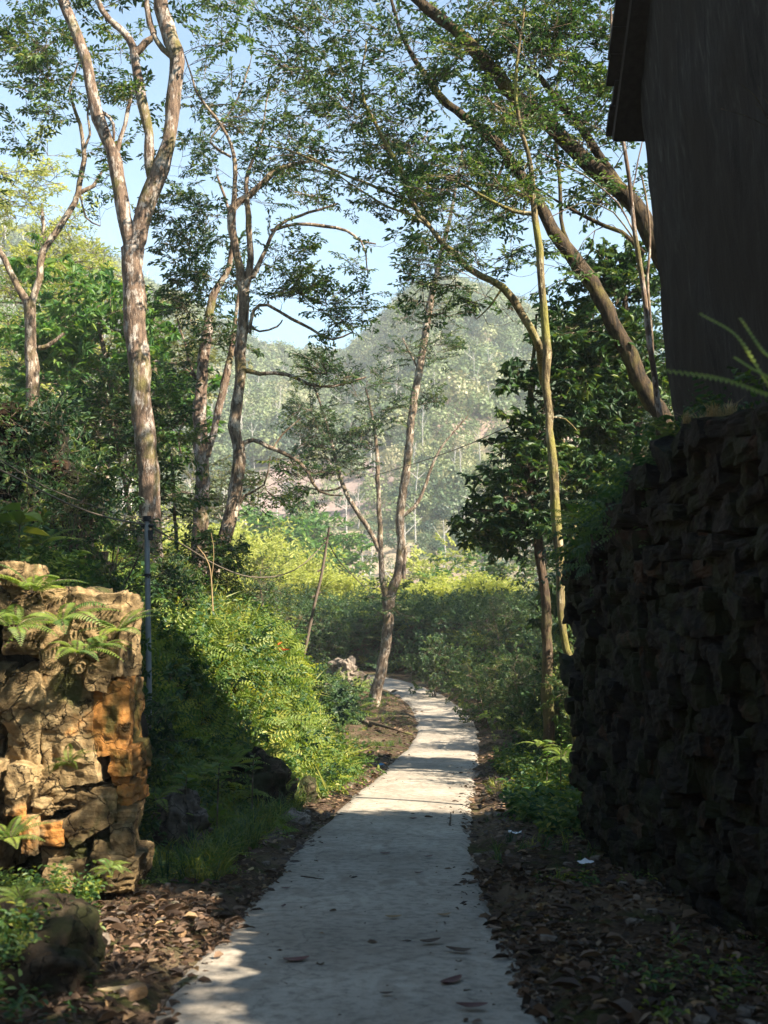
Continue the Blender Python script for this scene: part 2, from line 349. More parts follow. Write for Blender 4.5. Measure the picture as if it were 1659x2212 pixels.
def pathinfo(x, y):
    s = np.empty(len(x)); d = np.empty(len(x)); z = np.empty(len(x))
    for i in range(0, len(x), 20000):
        q = np.stack([x[i:i + 20000], y[i:i + 20000]], -1)
        dd = ((q[:, None] - PL[None, :, :2]) ** 2).sum(-1); j = dd.argmin(1)
        dv = q - PL[j, :2]; sgn = np.sign((dv * PN[j]).sum(1) + 1e-9)
        s[i:i + 20000] = PS[j]; d[i:i + 20000] = np.sqrt(dd[np.arange(len(j)), j]) * sgn; z[i:i + 20000] = PL[j, 2]
    return s, d, z
def H(x, y, info=False):
    x = np.atleast_1d(np.asarray(x, float)); y = np.atleast_1d(np.asarray(y, float))
    s, d, pz = pathinfo(np.clip(x, -60, 60), np.clip(y, -30, 90)); I = lambda T_, k=SK: np.interp(s, k, T_)
    dl = -d; tl = I(TL); wl = I(WL)
    hl = I(HL) * sstep(0, 1, (dl - tl) / wl) + I(ML) * np.clip(dl - tl - wl, 0, 9)
    tr = I(TR, SKR); wr = I(WR, SKR)
    hr = I(HR, SKR) * sstep(0, 1, (d - tr) / wr) + I(MR, SKR) * np.clip(d - tr - wr, 0, 9)
    far_l = 1 - .6 * sstep(30, 60, y)
    h = pz + np.where(d < 0, hl * far_l, hr)
    q = np.stack([x, y, x * 0], -1); ed = sstep(.8, 1.6, np.abs(d))
    h = h - .035 * (1 - sstep(.86, .95, np.abs(d))) + ed * (.10 * fbm(q * 1.3, 1, 3) + .22 * fbm(q * .45, 2, 2) * sstep(1.6, 3, np.abs(d))) + .025 * fbm(q * 5, 3, 2) * sstep(.88, 1.0, np.abs(d)) + .03 * sstep(.88, 1.0, np.abs(d))
    b = sstep(54, 80, np.hypot(np.maximum(np.abs(x) - 12, 0), y))
    h = h * (1 - b) + Hfar(x, np.maximum(y, 20)) * b
    return (h, s, d) if info else h
def Hz(x, y): return float(H([x], [y])[0])

def axis(segs):
    out = []
    for a, b, st in segs: out.append(np.arange(a, b, st))
    return np.concatenate(out + [[segs[-1][1]]])
def sheet(name, xs, ys, mat, kind='structure'):
    X, Y = np.meshgrid(xs, ys, indexing='ij'); Z = H(X.ravel(), Y.ravel())
    V = np.stack([X.ravel(), Y.ravel(), Z], -1); idx = np.arange(X.size).reshape(X.shape)
    q = np.stack([idx[:-1, :-1], idx[1:, :-1], idx[1:, 1:], idx[:-1, 1:]], -1).reshape(-1, 4)
    o = obj(name, mesh(name, V, q, mat, smooth=True)); tag(o, kind=kind); return o
sheet('ground', axis([(-60, -14, 1.5), (-14, -6, .4), (-6, 5, .1), (5, 14, .4), (14, 60, 1.5)]), axis([(-30, -6, 1.5), (-6, 26, .11), (26, 50, .25), (50, 80, 1.0)]), M['soil'])
o = sheet('hills', axis([(-420, -200, 20), (-200, 200, 4), (200, 420, 20)]), axis([(79, 470, 4), (470, 560, 15)]), M['hill'])
o['label'] = 'hazy wooded hills beyond the valley'
# path strip
nW = 16; tt = np.linspace(-1, 1, nW + 1)
keep = (PL[:, 1] > -7)
pl = PL[keep]; pn = PN[keep]; n = len(pl)
edge = .8 + .09 * fbm(np.stack([np.arange(n) * .23, np.zeros(n), np.zeros(n)], -1), 4, 3); edge2 = .8 + .12 * fbm(np.stack([np.arange(n) * .27, np.ones(n) * 9, np.zeros(n)], -1), 8, 3)
wd = .07 * (1 - sstep(5, 9, pl[:, 1])); edge = edge + wd * .6; edge2 = edge2 + wd
off = np.where(tt[None] < 0, tt[None] * edge[:, None], tt[None] * edge2[:, None])
V = np.zeros((n, nW + 1, 3)); V[..., 0] = pl[:, None, 0] + pn[:, None, 0] * off; V[..., 1] = pl[:, None, 1] + pn[:, None, 1] * off
V[..., 2] = pl[:, None, 2] + .004 + .012 * (1 - tt ** 2)[None]
V[:, 0, 2] -= .06; V[:, -1, 2] -= .06
V = V.reshape(-1, 3); V[:, 2] += .006 * fbm(V * 1.5, 5, 3)
idx = np.arange(n * (nW + 1)).reshape(n, nW + 1)
q = np.stack([idx[:-1, :-1], idx[:-1, 1:], idx[1:, 1:], idx[1:, :-1]], -1).reshape(-1, 4)
o = obj('path', mesh('path', V, q, M['concrete'], smooth=True)); tag(o, 'pale concrete footpath winding downhill', kind='structure')

# ------------------------------------------------------------------ leaves
def leaf_geo(pos, d, nrm, L, W, tint, fold=.18, droop=.15):
    n = len(pos); d = unit(d); side = unit(np.cross(d, nrm)); up = np.cross(side, d)
    L = np.broadcast_to(L, (n,))[:, None]; W = np.broadcast_to(W, (n,))[:, None]
    a = pos; r1 = pos + d * .3 * L + side * .5 * W + up * fold * W; r2 = pos + d * .68 * L + side * .4 * W + up * (fold * W - .35 * droop * L)
    t = pos + d * L - up * droop * L; l2 = pos + d * .68 * L - side * .4 * W + up * (fold * W - .35 * droop * L); l1 = pos + d * .3 * L - side * .5 * W + up * fold * W
    V = np.stack([a, r1, r2, t, l2, l1], 1).reshape(-1, 3)
    b = np.arange(n)[:, None] * 6; Q = np.concatenate([b + [[0, 1, 2, 3]], b + [[0, 3, 4, 5]]], 0)
    return V, Q, np.repeat(np.broadcast_to(tint, (n,)), 6)
def blade_geo(pos, az, h, out, W, tint):
    """narrow grass blades: two ribbon quads each, rising and arching outwards"""
    n = len(pos); dv = np.stack([np.cos(az), np.sin(az), az * 0], -1); sd = np.stack([-np.sin(az), np.cos(az), az * 0], -1); h = h[:, None]; out = out[:, None]; z = np.array([0, 0, 1.0])
    m = pos + dv * out * .35 + z * h * .68; t = pos + dv * out + z * h * .85; V = np.stack([pos - sd * W * .35, pos + sd * W * .35, m + sd * W * .5, m - sd * W * .5, t + sd * W * .08, t - sd * W * .08], 1).reshape(-1, 3)
    b = np.arange(n)[:, None] * 6; return V, np.concatenate([b + [[0, 1, 2, 3]], b + [[3, 2, 4, 5]]], 0), np.repeat(tint, 6)
def rand_rot(n, tilt=.5, up=None):
    """random rotation matrices: yaw free, tilt limited"""
    out = np.empty((n, 3, 3)); yaw = rng.uniform(0, 2 * np.pi, n); a = rng.normal(0, tilt, n); b = rng.normal(0, tilt, n)
    cy, sy, ca, sa, cb, sb = np.cos(yaw), np.sin(yaw), np.cos(a), np.sin(a), np.cos(b), np.sin(b)
    Z = np.zeros(n); O = np.ones(n)
    Rz = np.stack([np.stack([cy, -sy, Z], -1), np.stack([sy, cy, Z], -1), np.stack([Z, Z, O], -1)], 1)
    Rx = np.stack([np.stack([O, Z, Z], -1), np.stack([Z, ca, -sa], -1), np.stack([Z, sa, ca], -1)], 1)
    Ry = np.stack([np.stack([cb, Z, sb], -1), np.stack([Z, O, Z], -1), np.stack([-sb, Z, cb], -1)], 1)
    return Rx @ Ry @ Rz if tilt > 5 else Rz @ Rx @ Ry
def align(dirs, roll=None):
    """matrices whose X axis is dirs, Z roughly up"""
    x = unit(dirs); up = np.tile([0, 0, 1.0], (len(x), 1)) + rng.normal(0, .35, (len(x), 3))
    y = unit(np.cross(up, x)); z = np.cross(x, y); return np.stack([x, y, z], -1)
class Proto:
    """geometry of one spray / plant: leaf part and stem part"""
    def __init__(s, leaf, stem): 
        s.LV, s.LQ, s.LT = (np.concatenate(leaf.V), np.concatenate(leaf.Q), np.concatenate(leaf.T))
        s.SV, s.SQ = (np.concatenate(stem.V), np.concatenate(stem.Q)) if stem.V else (None, None)
def stamp(mbL, mbS, protos, pos, Rm, scale, tvar=.25, tint=None, stems=True):
    which = rng.integers(0, len(protos), len(pos)); scale = np.broadcast_to(scale, (len(pos),))
    for k, p in enumerate(protos):
        I = np.where(which == k)[0]
        if not len(I): continue
        V = np.einsum('nij,vj->nvi', Rm[I] * scale[I, None, None], p.LV) + pos[I, None]
        m = len(p.LV); Q = (p.LQ[None] + (np.arange(len(I)) * m)[:, None, None]).reshape(-1, 4)
        sh = rng.normal(0, tvar, len(I)) if tint is None else tint[I] - .5 + rng.normal(0, tvar * .4, len(I))
        T = np.clip(p.LT[None] + sh[:, None], 0, 1)
        mbL.add(V.reshape(-1, 3), Q, T.ravel())
        if stems and p.SV is not None and mbS is not None:
            V = np.einsum('nij,vj->nvi', Rm[I] * scale[I, None, None], p.SV) + pos[I, None]
            m = len(p.SV); Q = (p.SQ[None] + (np.arange(len(I)) * m)[:, None, None]).reshape(-1, 4)
            mbS.add(V.reshape(-1, 3), Q)

def spray_proto(size=.45, L=.095, asp=.38, nl=34, stems=True, whorl=False, droop=.2):
    """a twig along +X with side twigs and leaves"""
    lf, st = MB(), MB(); pos = []; dr = []
    main = np.array([[0, 0, 0], [size * .5, size * .03, size * .06], [size, -size * .02, size * .05]]) + rng.normal(0, size * .03, (3, 3)); main[0] = 0
    tw = [main]
    for k in range(5):
        t = .25 + .15 * k; b = main[0] * (1 - t) + main[2] * t; a = (1 if k % 2 else -1) * rng.uniform(.5, 1.1); l = size * rng.uniform(.3, .55) * (1.1 - .5 * t)
        e = b + l * np.array([math.cos(a), math.sin(a), rng.uniform(-.15, .4)]); tw.append(np.array([b, (b + e) / 2 + rng.normal(0, l * .06, 3), e]))
    for i, t_ in enumerate(tw): tube(st, t_, [.0055, .004, .002] if i == 0 else [.003, .0025, .0015], 3)
    per = max(2, nl // len(tw))
    for t_ in tw:
        dv = unit(t_[-1] - t_[0])
        for j in range(per):
            u = 1 - (j / per) ** 1.4 * .75 if not whorl else 1 - rng.uniform(0, .12)
            p = t_[0] * (1 - u) + t_[-1] * u; a = (1 if j % 2 else -1) * rng.uniform(.3, 1.3) + (rng.uniform(-3, 3) if whorl else 0)
            sd = np.array([-dv[1], dv[0], 0]); q = dv * math.cos(a) + sd * math.sin(a) + np.array([0, 0, rng.uniform(-.55, .25)])
            pos.append(p); dr.append(q)
    pos = np.array(pos); dr = np.array(dr); n = len(pos); nr = np.tile([0, 0, 1.], (n, 1)) + rng.normal(0, .45, (n, 3))
    Ls = L * rng.uniform(.65, 1.2, n); lf.add(*leaf_geo(pos, dr, nr, Ls, Ls * asp * rng.uniform(.8, 1.2, n), np.clip(rng.normal(.45, .2, n), 0, 1), droop=droop))
    return Proto(lf, st)
SP = [spray_proto() for _ in range(8)]
SPs = [spray_proto(.4, .06, .4, 40) for _ in range(6)]
SPbig = [spray_proto(.5, .15, .42, 30, whorl=True, droop=.3) for _ in range(6)]
SPfar = [spray_proto(.9, .22, .5, 26) for _ in range(6)]

# ------------------------------------------------------------------ trees
class Tree:
    def __init__(s, Z): s.Z = Z; s.nodes = []; s.rad = []; s.ndir = []; s.trunk = MB(); s.br = MB(); s.lf = MB(); s.tw = MB()
    def _add(s, p, r): s.nodes.append(p); s.rad.append(r); s.ndir.append(unit(np.gradient(p, axis=0)))
    def limb(s, pts, Z=None, wob=.03, main=True, ground=False, k=12):
        """pts: (u, v, width_px[, Z]) along the limb, from base to tip"""
        Z = Z or s.Z; w_ = []; 
        for q in pts:
            z = q[3] if len(q) > 3 else Z; p = P(q[0], q[1], z); w_.append([*p, q[2] * .5 * z / F])
        w_ = np.array(w_)
        if ground:
            b = w_[0].copy(); hz = Hz(b[0], b[1]); 
            if b[2] > hz - .1: w_ = np.vstack([[b[0] + (b[0] - w_[1][0]) * .1, b[1], hz - .15, b[3] * 1.25], w_])
        c = catmull(w_, .16); c[:, 3] = np.maximum(c[:, 3], .004)
        p = c[:, :3]; r = c[:, 3]
        d = np.stack([fbm(p * 1.5 + 5, 1, 2), fbm(p * 1.5 + 50, 2, 2), fbm(p * 1.5 + 90, 3, 2)], -1); p = p + d * wob * (1 + 3 * r[:, None]); d2 = np.stack([vnoise(p * 5.3 + 5, 7), vnoise(p * 5.3 + 50, 8), vnoise(p * 5.3 + 90, 9)], -1); p = p + d2 * (.012 + .12 * np.minimum(r, .05))[:, None]
        tube(s.trunk if main else s.br, p, r, k if main else 6, rough=.13 if main else .05); s._add(p, r); return s
    def free(s, pts, rad, main=True, k=10, wob=.05):
        w_ = np.concatenate([np.asarray(pts, float), np.asarray(rad, float)[:, None]], 1); c = catmull(w_, .3); p = c[:, :3]; r = np.maximum(c[:, 3], .004)
        d = np.stack([fbm(p * .9 + 5, 1, 2), fbm(p * .9 + 50, 2, 2), p[:, 0] * 0], -1); d -= d[0]; p = p + d * wob * 6
        tube(s.trunk if main else s.br, p, r, k, rough=.1); s._add(p, r); return s
    def blobs(s, bl, dens=1.0, gap=0.0, px=True):
        """bl: (u, v, ru_px, rv_px, n[, Z]) foliage masses; returns attractor points"""
        out = []
        for b in bl:
            if px: Z = b[5] if len(b) > 5 else s.Z; c = P(b[0], b[1], Z); rr = np.array([b[2], (b[2] + b[3]) * .45, b[3]]) * Z / F
            else: c = np.array(b[:3]); rr = np.array(b[3:6]);
            n = int((b[4] if px else b[6]) * dens); k = 0
            q = rng.normal(0, 1, (n * 4, 3)); q = unit(q) * rng.uniform(0, 1, (n * 4, 1)) ** (1 / 2.4)
            p = c + q * rr
            if gap: p = p[fbm(p * (1.1 / max(.35, rr.mean())) + 3, 11, 2) > (gap - .5) * .5]
            out.append(p[:n])
        return np.concatenate(out)
    def grow(s, A, protos, scale=1.0, tvar=.22, stems=True, spr=2, thin=1.0, leaves=True, thick=1.0):
        N = np.concatenate(s.nodes); Rn = np.concatenate(s.rad); Dn = np.concatenate(s.ndir)
        dmin = np.array([((N - a) ** 2).sum(1).min() for a in A]); A = A[np.argsort(dmin)]
        ends = []; ed = []
        for a in A:
            dd = np.linalg.norm(N - a, axis=1); pen = np.maximum(0, N[:, 2] - a[2]) * .8
            j = int(np.argmin(dd + pen + np.clip(Rn * 1.2, 0, .5))); b = N[j]; L = np.linalg.norm(a - b)
            if L < .08: continue
            n = max(3, int(L / .22) + 2); t = np.linspace(0, 1, n)[:, None]
            dirn = unit(a - b); c = b + (Dn[j] * .6 + dirn * .5 + [0, 0, .12]) * L * .45
            p = b * (1 - t) ** 2 + c * 2 * t * (1 - t) + a * t ** 2
            wob = rng.normal(0, 1, (n, 3)) * .035 * min(L, 1.2); wob[0] = 0; p = p + wob
            r0 = min(Rn[j] * .7, .006 + .011 * L * thick); r = np.linspace(r0, .0035, n)
            tube(s.br, p, r, 5 if r0 > .012 else 4); 
            N = np.vstack([N, p[1:]]); Rn = np.concatenate([Rn, r[1:]]); dn = unit(np.gradient(p, axis=0)); Dn = np.vstack([Dn, dn[1:]])
            m = max(1, spr)
            for q in range(m):
                i = n - 1 if q == 0 else int(rng.integers(max(1, n // 2), n)); ends.append(p[i]); ed.append(dn[i] + (rng.normal(0, .75, 3) if q else rng.normal(0, .3, 3)))
        if ends and leaves:
            ends = np.array(ends); ed = np.array(ed); ed[:, 2] *= .6; ln = len(ends)
            keep = rng.uniform(0, 1, ln) < thin; ends = ends[keep]; ed = ed[keep]
            stamp(s.lf, s.tw, protos, ends, align(ed), scale * rng.uniform(.75, 1.25, len(ends)), tvar, stems=stems)
        return s
    def finish(s, name, label, cat, bark, leaf, twig='twig', group=None):
        V0 = s.trunk.V[0] if s.trunk.V else s.br.V[0]; base = V0[:8].mean(0)
        r = empty(name, base, label, cat, group)
        if s.trunk.V: s.trunk.build('trunk', M[bark], r, base, True)
        if s.br.V: s.br.build('branches', M[twig], r, base, True)
        if s.tw.V: s.tw.build('twigs', M[twig], r, base)
        if s.lf.V: s.lf.build('crown', M[leaf], r, base)
        return r
def gen_tree(name, label, cat, base, h, cr, bark, leaf, protos, n=60, lean=(0, 0), trunk_r=None, spr=3, scale=1, low=.35, gap=.5, thin=1, group=None, squash=1.0, ns=4, tvar=.2):
    t = Tree(10); base = np.array(base, float); tr = trunk_r or h * .018
    top = base + [lean[0] * h, lean[1] * h, h * .9]
    t.free([base - [0, 0, .4], base * .65 + top * .35 + rng.normal(0, .02 * h, 3) * [1, 1, 0], base * .3 + top * .7 + rng.normal(0, .03 * h, 3) * [1, 1, 0], top], [tr * 1.15, tr * .85, tr * .5, tr * .15])
    N = t.nodes[0]; bl = []
    for i in range(ns):
        f = low + (1 - low) * (i + .6) / ns; j = int(f * (len(N) - 1)); a = rng.uniform(0, 6.28) + i * 2.4; w_ = cr * (.75 if f > .8 else 1) * rng.uniform(.75, 1.1)
        e = N[j] + np.array([math.cos(a), math.sin(a), .35]) * w_ * .55
        t.free([N[j], (N[j] + e) / 2 + [0, 0, .08 * w_], e], [tr * (1 - f) * .7 + .01, tr * (1 - f) * .5 + .01, .01], main=False, k=6)
        bl.append((*e, cr * .62, cr * .62, cr * .42 * squash, n // (ns + 1)))
    bl.append((*(top - [0, 0, .1 * h]), cr * .6, cr * .6, cr * .5 * squash, n // (ns + 1)))
    A = t.blobs(bl, px=False, gap=gap); t.grow(A, protos, scale, spr=spr, thin=thin, tvar=tvar)
    return t.finish(name, label, cat, bark, leaf, group=group)

# ================================================================== LARGE STRUCTURE
# ---- old house on the terrace
def house():
    h = empty('house', (2.6, 8.7, 2.6), 'old dark earth-walled house with an overhanging tiled roof, standing on the stone wall', 'house')
    O = np.array([2.6, 8.7, 2.6]); mb = MB()
    y0, y1, x1 = 6.1, 9.4, 4.9; ze, zr, ym = 6.02, 7.4, 8.0
    # leaning gable wall facing the path, built as a grid so that it can be uneven
    ny, nz = 60, 90; ys = np.linspace(y0, y1, ny + 1); V = []
    for a in ys:
        top = ze + (zr - ze) * (1 - abs(a - ym) / (y1 - ym)) - .12
        zz = np.linspace(2.35, top, nz + 1); x = 2.47 - .29 * (zz - 2.6) / 3.2
        V.append(np.stack([x, np.full(nz + 1, a), zz], -1))
    V = np.array(V).reshape(-1, 3); V[:, 0] += .05 * fbm(V * 1.1, 3, 4) + .015 * fbm(V * [6, 6, 3], 9, 3)
    I = np.arange((ny + 1) * (nz + 1)).reshape(ny + 1, nz + 1)
    q = np.stack([I[:-1, :-1], I[:-1, 1:], I[1:, 1:], I[1:, :-1]], -1).reshape(-1, 4); mb.add(V, q)
    Vg = V.reshape(ny + 1, nz + 1, 3)
    for e, s_ in ((Vg[-1], 1), (Vg[0], -1)):         # side walls running back from the corners
        xs = np.linspace(0, 1, 30); W = e[None] * (1 - xs[:, None, None]) + np.stack([np.full(nz + 1, x1), e[:, 1], e[:, 2]], -1)[None] * xs[:, None, None]
        J = np.arange(30 * (nz + 1)).reshape(30, nz + 1); qq = np.stack([J[:-1, :-1], J[1:, :-1], J[1:, 1:], J[:-1, 1:]], -1).reshape(-1, 4)
        mb.add(W.reshape(-1, 3), qq if s_ < 0 else qq[:, ::-1])
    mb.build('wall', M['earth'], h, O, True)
    # roof: two slopes with courses of tiles whose ends make a jagged verge
    for side in (1, -1):
        rb = MB(); ye = ym + side * (y1 - ym + .28); zend = ze - .35; nc = 11
        for i in range(nc):
            a, b = i / nc, (i + 1.35) / nc
            pa = np.array([ym + (ye - ym) * a, zr + (zend - zr) * a + .06]); pb = np.array([ym + (ye - ym) * b, zr + (zend - zr) * b + .09])
            jx = rng.uniform(-.05, .05); d = pb - pa; L = np.linalg.norm(d); ang = math.atan2(d[1], d[0])
            box_prim(rb, ((1.92 + jx + x1 + .3) / 2, (pa[0] + pb[0]) / 2, (pa[1] + pb[1]) / 2), (x1 + .3 - 1.92 - jx, L, .045), rot=np.array(Matrix.Rotation(ang if side > 0 else ang, 3, 'X')))
        dv = np.array([ye - ym, zend - zr]); ang = math.atan2(dv[1], dv[0]); L = np.linalg.norm(dv)
        box_prim(rb, ((2.0 + x1) / 2, (ym + ye) / 2, (zr + zend) / 2 - .03), (x1 - 2.0, L * .995, .09), rot=np.array(Matrix.Rotation(ang, 3, 'X')))
        rb.build('roof_slope', M['tile'], h, O)
    rf = MB()
    for yy, zz in ((ym, zr - .3), (y0 + .3, ze - .1)):
        rf = MB(); box_prim(rf, (2.45, yy, zz), (.5, .1, .1)); rf.build('purlin', M['wood'], h, O)
    rd = MB(); box_prim(rd, ((2 + x1) / 2, ym, zr + .12), (x1 - 1.9, .22, .1)); rd.build('ridge', M['tile'], h, O)
house()

# ---- dry-stone retaining wall on the right
def retaining_wall():
    r = empty('retaining_wall', (2.2, 6, -.6), 'tall dark dry-stone retaining wall in deep shade along the right of the path', 'wall')
    mb = MB(); O = np.array([2.2, 6, -.6])
    def top(y): return np.interp(y, [-7, 0, 1.9, 2.6, 4.8, 5.5, 6.6, 7.6, 8.2, 9.2, 10, 11], [2.7, 2.75, 2.65, 2.3, 2.3, 2.62, 2.62, 2.52, 2.3, 2.15, 2.05, 1.9])
    def face(y, z): return 2.2 + .1 * float(fbm(np.array([[y * .5, z * .6, 0]]), 4, 2)[0]) + .0 - .07 * z - .022 * max(0, y - 2)
    def courses(ya, yb):
        z = -1.35; k = 0
        while z < 2.9:
            ch = rng.uniform(.08, .17); y = ya + rng.uniform(-.3, 0)
            while y < yb:
                L = rng.uniform(.13, .5) if rng.random() < .8 else rng.uniform(.4, .75); hh = ch * rng.uniform(.8, 1.3)
                if rng.random() < .07: hh *= 2.1; L *= .8
                yc = y + L / 2; t_ = top(yc)
                if z + hh / 2 < t_ and yc < 11.05 and z > Hz(1.7, yc) - .35:
                    rock(mb, (face(yc, z) + rng.uniform(-.05, .09), yc, z + hh / 2), (.38, L * 1.05, hh * 1.1), 8 if yc > 3 else 3, k, .2, .3, 1.7, roteul(rng.normal(0, .14), rng.normal(0, .08), rng.normal(0, .12)), T=rng.random())
                y += L * .97; k += 1
            z += ch * .95
    courses(-5, 11.0)
    for i in range(70):  # corner return at the far end
        z = rng.uniform(-1.2, 2.1); x = rng.uniform(2.1, 4.2); rock(mb, (x, 10.92, z), (.4, .3, .2), 5, i, .3, .22, 1.9, rotz(rng.normal(0, .1)), T=rng.random())
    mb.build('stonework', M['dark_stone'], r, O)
    co = MB(); ys = np.linspace(-6, 10.9, 90)
    V = []; 
    for y in ys:
        t_ = top(y); f = face(y, 1)
        V += [(f + .12, y, -1.6), (f + .14, y, t_ * .5), (f + .12, y, t_ - .05), (f + .35, y, t_ + .03), (f + 1.4, y, t_ + .05)]
    V = np.array(V); V += .03 * np.stack([vnoise(V * 4, 1), V[:, 0] * 0, vnoise(V * 5, 2)], -1); I = np.arange(90 * 5).reshape(90, 5)
    co.add(V, np.stack([I[:-1, :-1], I[:-1, 1:], I[1:, 1:], I[1:, :-1]], -1).reshape(-1, 4)); co.build('earth_core', M['soil'], r, O)
retaining_wall()

# ---- sunlit sandstone outcrop on the left, block by block (photo rectangles, depth in metres)
def rect_block(mb, u0, v0, u1, v1, Z, depth=.6, seed=0, n=16, rnd=.16, amp=.10, tilt=0, T=.3, fr=1.5, strata=.012):
    a = P(u0, v1, Z); b = P(u1, v0, Z); c = (a + b) / 2; c[1] = Z + depth / 2
    rock(mb, c, (b[0] - a[0], depth, b[2] - a[2]), n, seed, rnd, amp, fr, roteul(0, tilt, rng.normal(0, .06)), T, strata)
def outcrop():
    Z = 7.3; base = P(160, 1900, Z); r = empty('rock_outcrop', base, 'craggy tan and orange stacked rock outcrop with ferns, lit by the sun at left', 'rock')
    B = [ # u0,v0,u1,v1,dZ,depth,tilt,tint,n
        (2, 1451, 95, 1680, 0, .7, .02, .15, 26), (85, 1457, 230, 1706, .02, .7, -.03, .75, 28), (-5, 1261, 92, 1418, .0, .6, .05, .3, 22), (0, 1216, 60, 1268, -.05, .5, -.05, .1, 16),
        (76, 1268, 205, 1457, .08, .7, -.02, .2, 24), (156, 1277, 280, 1462, 0, .6, .06, .25, 26), (184, 1440, 245, 1497, -.03, .4, .35, .35, 14), (196, 1470, 284, 1634, .04, .6, .0, .95, 22),
        (240, 1618, 300, 1680, .02, .5, -.08, 1.0, 16), (262, 1668, 300, 1702, .08, .4, .1, .9, 12), (262, 1692, 304, 1740, .05, .4, 0, .95, 14), (8, 1655, 70, 1765, -.1, .5, .15, .8, 18),
        (62, 1680, 215, 1732, .05, .6, -.12, .4, 18), (64, 1728, 104, 1766, -.05, .4, .1, .5, 12), (98, 1716, 190, 1752, .08, .5, -.1, .4, 14), (185, 1700, 268, 1770, .05, .6, .05, .5, 18),
        (40, 1762, 82, 1850, -.1, .4, 0, .7, 14), (72, 1776, 142, 1832, -.05, .5, -.1, .75, 16), (132, 1748, 246, 1812, -.02, .5, -.55, .3, 18), (140, 1800, 200, 1860, .05, .5, .1, .5, 14),
        (188, 1812, 250, 1905, -.02, .5, .12, .4, 18), (243, 1740, 302, 1790, .06, .4, .1, .6, 14), (240, 1782, 290, 1852, 0, .5, -.1, .45, 16), (236, 1848, 306, 1936, .0, .5, .15, .6, 16),
        (80, 1828, 145, 1885, 0, .5, .1, .5, 14), (130, 1860, 200, 1930, -.05, .5, -.1, .4, 14), (85, 1872, 150, 1960, -.2, .5, .1, .4, 14),
        (-110, 1440, 5, 1640, .05, .7, .05, .3, 18), (-100, 1260, -3, 1442, .1, .6, 0, .3, 16), (-110, 1640, 10, 1900, -.1, .7, .1, .5, 18)]
    for i, (u0, v0, u1, v1, dz, dp, tl, T, n) in enumerate(B):
        u0 *= .955; u1 *= .955; mb = MB(); rect_block(mb, u0, v0, u1, v1, Z + dz, dp, i * 7 + 3, int(n * 1.5), .2, .26, tl, T, 1.25)
        mb.build('stone_block', M['sandstone'], r, base, True)
    mb = MB(); a = P(10, 1250, 7.9); b = P(270, 1930, 7.9)
    rock(mb, ((a[0] + b[0]) / 2 - .35, 8.15, (a[2] + b[2]) / 2 - .15), (b[0] - a[0] + .7, .9, a[2] - b[2] - .2), 30, 5, .1, .12, 1.4); mb.build('rock_core', M['dark_stone'], r, base, True)
outcrop()
def boulder(name, label, u, v, Z, s, mat, seed=1, T=.3, cat='rock', sink=.3, group=None, dark=0):
    p = P(u, v, Z); p[2] = min(p[2], Hz(p[0], p[1]) + s[2] * (.5 - sink)); mb = MB(); rock(mb, (0, 0, 0), s, 48, seed, .8, .5, 1.6, T=T)
    o = mb.build(name, M[mat], None, None, True); o.location = p; tag(o, label, cat, group); return o
boulder('mossy_mound', 'low dark mossy stone mound at the foot of the outcrop, lower left corner', 45, 2060, 5.3, (.6, .9, .36), 'mossy_stone', 3, .2)
boulder('boulder', 'grey rock poking out of the ferny bank just right of the metal pole', 405, 1580, 9.6, (.62, .6, .7), 'grey_stone', 8, .2)
boulder('boulder', 'dark rock face under the fern-covered bank', 540, 1620, 12.7, (1.0, .8, .8), 'mossy_stone', 9, .2)
boulder('boulder', 'grey rock at the right foot of the ferny bank', 640, 1610, 13.5, (.42, .4, .36), 'mossy_stone', 12, .3)
boulder('boulder', 'small pale rock at the far bend of the path beside the dark bank', 745, 1395, 40, (1.1, 1, 1.3), 'grey_stone', 13, .1)
boulder('flat_stone', 'flat pale slab of stone lying at the left edge of the path', 625, 1772, 12.0, (.42, .3, .14), 'grey_stone', 15, .2, 'stone', .25)
boulder('flat_stone', 'grey broken slab half buried in dead leaves, lower left', 430, 2085, 5.3, (.2, .25, .05), 'grey_stone', 16, .2, 'stone', .2)
boulder('flat_stone', 'small grey stone among dead leaves below the outcrop', 205, 2015, 5.9, (.14, .12, .09), 'grey_stone', 17, .2, 'stone', .2)
boulder('boulder', 'pale stone slab on the right verge in patchy sunlight', 1285, 1450, 30, (1.3, .8, .5), 'grey_stone', 18, .2)
boulder('boulder', 'low grey rock on the right verge in the sunny gap', 1120, 1745, 13.6, (.45, .3, .16), 'grey_stone', 19, .2)
# upper-left ruined wall
def ruin():
    a = P(60, 1040, 12.5); r = empty('ruined_stone_wall', a, 'dark weathered stone wall high on the left slope, half hidden by bushes', 'wall'); mb = MB(); k = 0
    for v in np.arange(890, 1330, 24):
        u = -60 + rng.uniform(-20, 0)
        right = 50 + min(v - 880, 210) * .62
        while u < right:
            w_ = rng.uniform(26, 75); p = P(u + w_ / 2, v, 12.5); rock(mb, p + [0, rng.uniform(-.05, .1), 0], (w_ * 12.5 / F * 1.03, .5, 25 * 12.5 / F), 7, k, .22, .2, 1.8, roteul(0, rng.normal(0, .05), 0), T=rng.random()); u += w_; k += 1
    mb.build('stonework', M['dark_stone'], r, a)
    mb = MB(); rock(mb, P(10, 1120, 13.3), (1.0, .8, 2.2), 24, 2, .7, .4, 1.5); mb.build('stone_core', M['dark_stone'], r, a)
ruin()

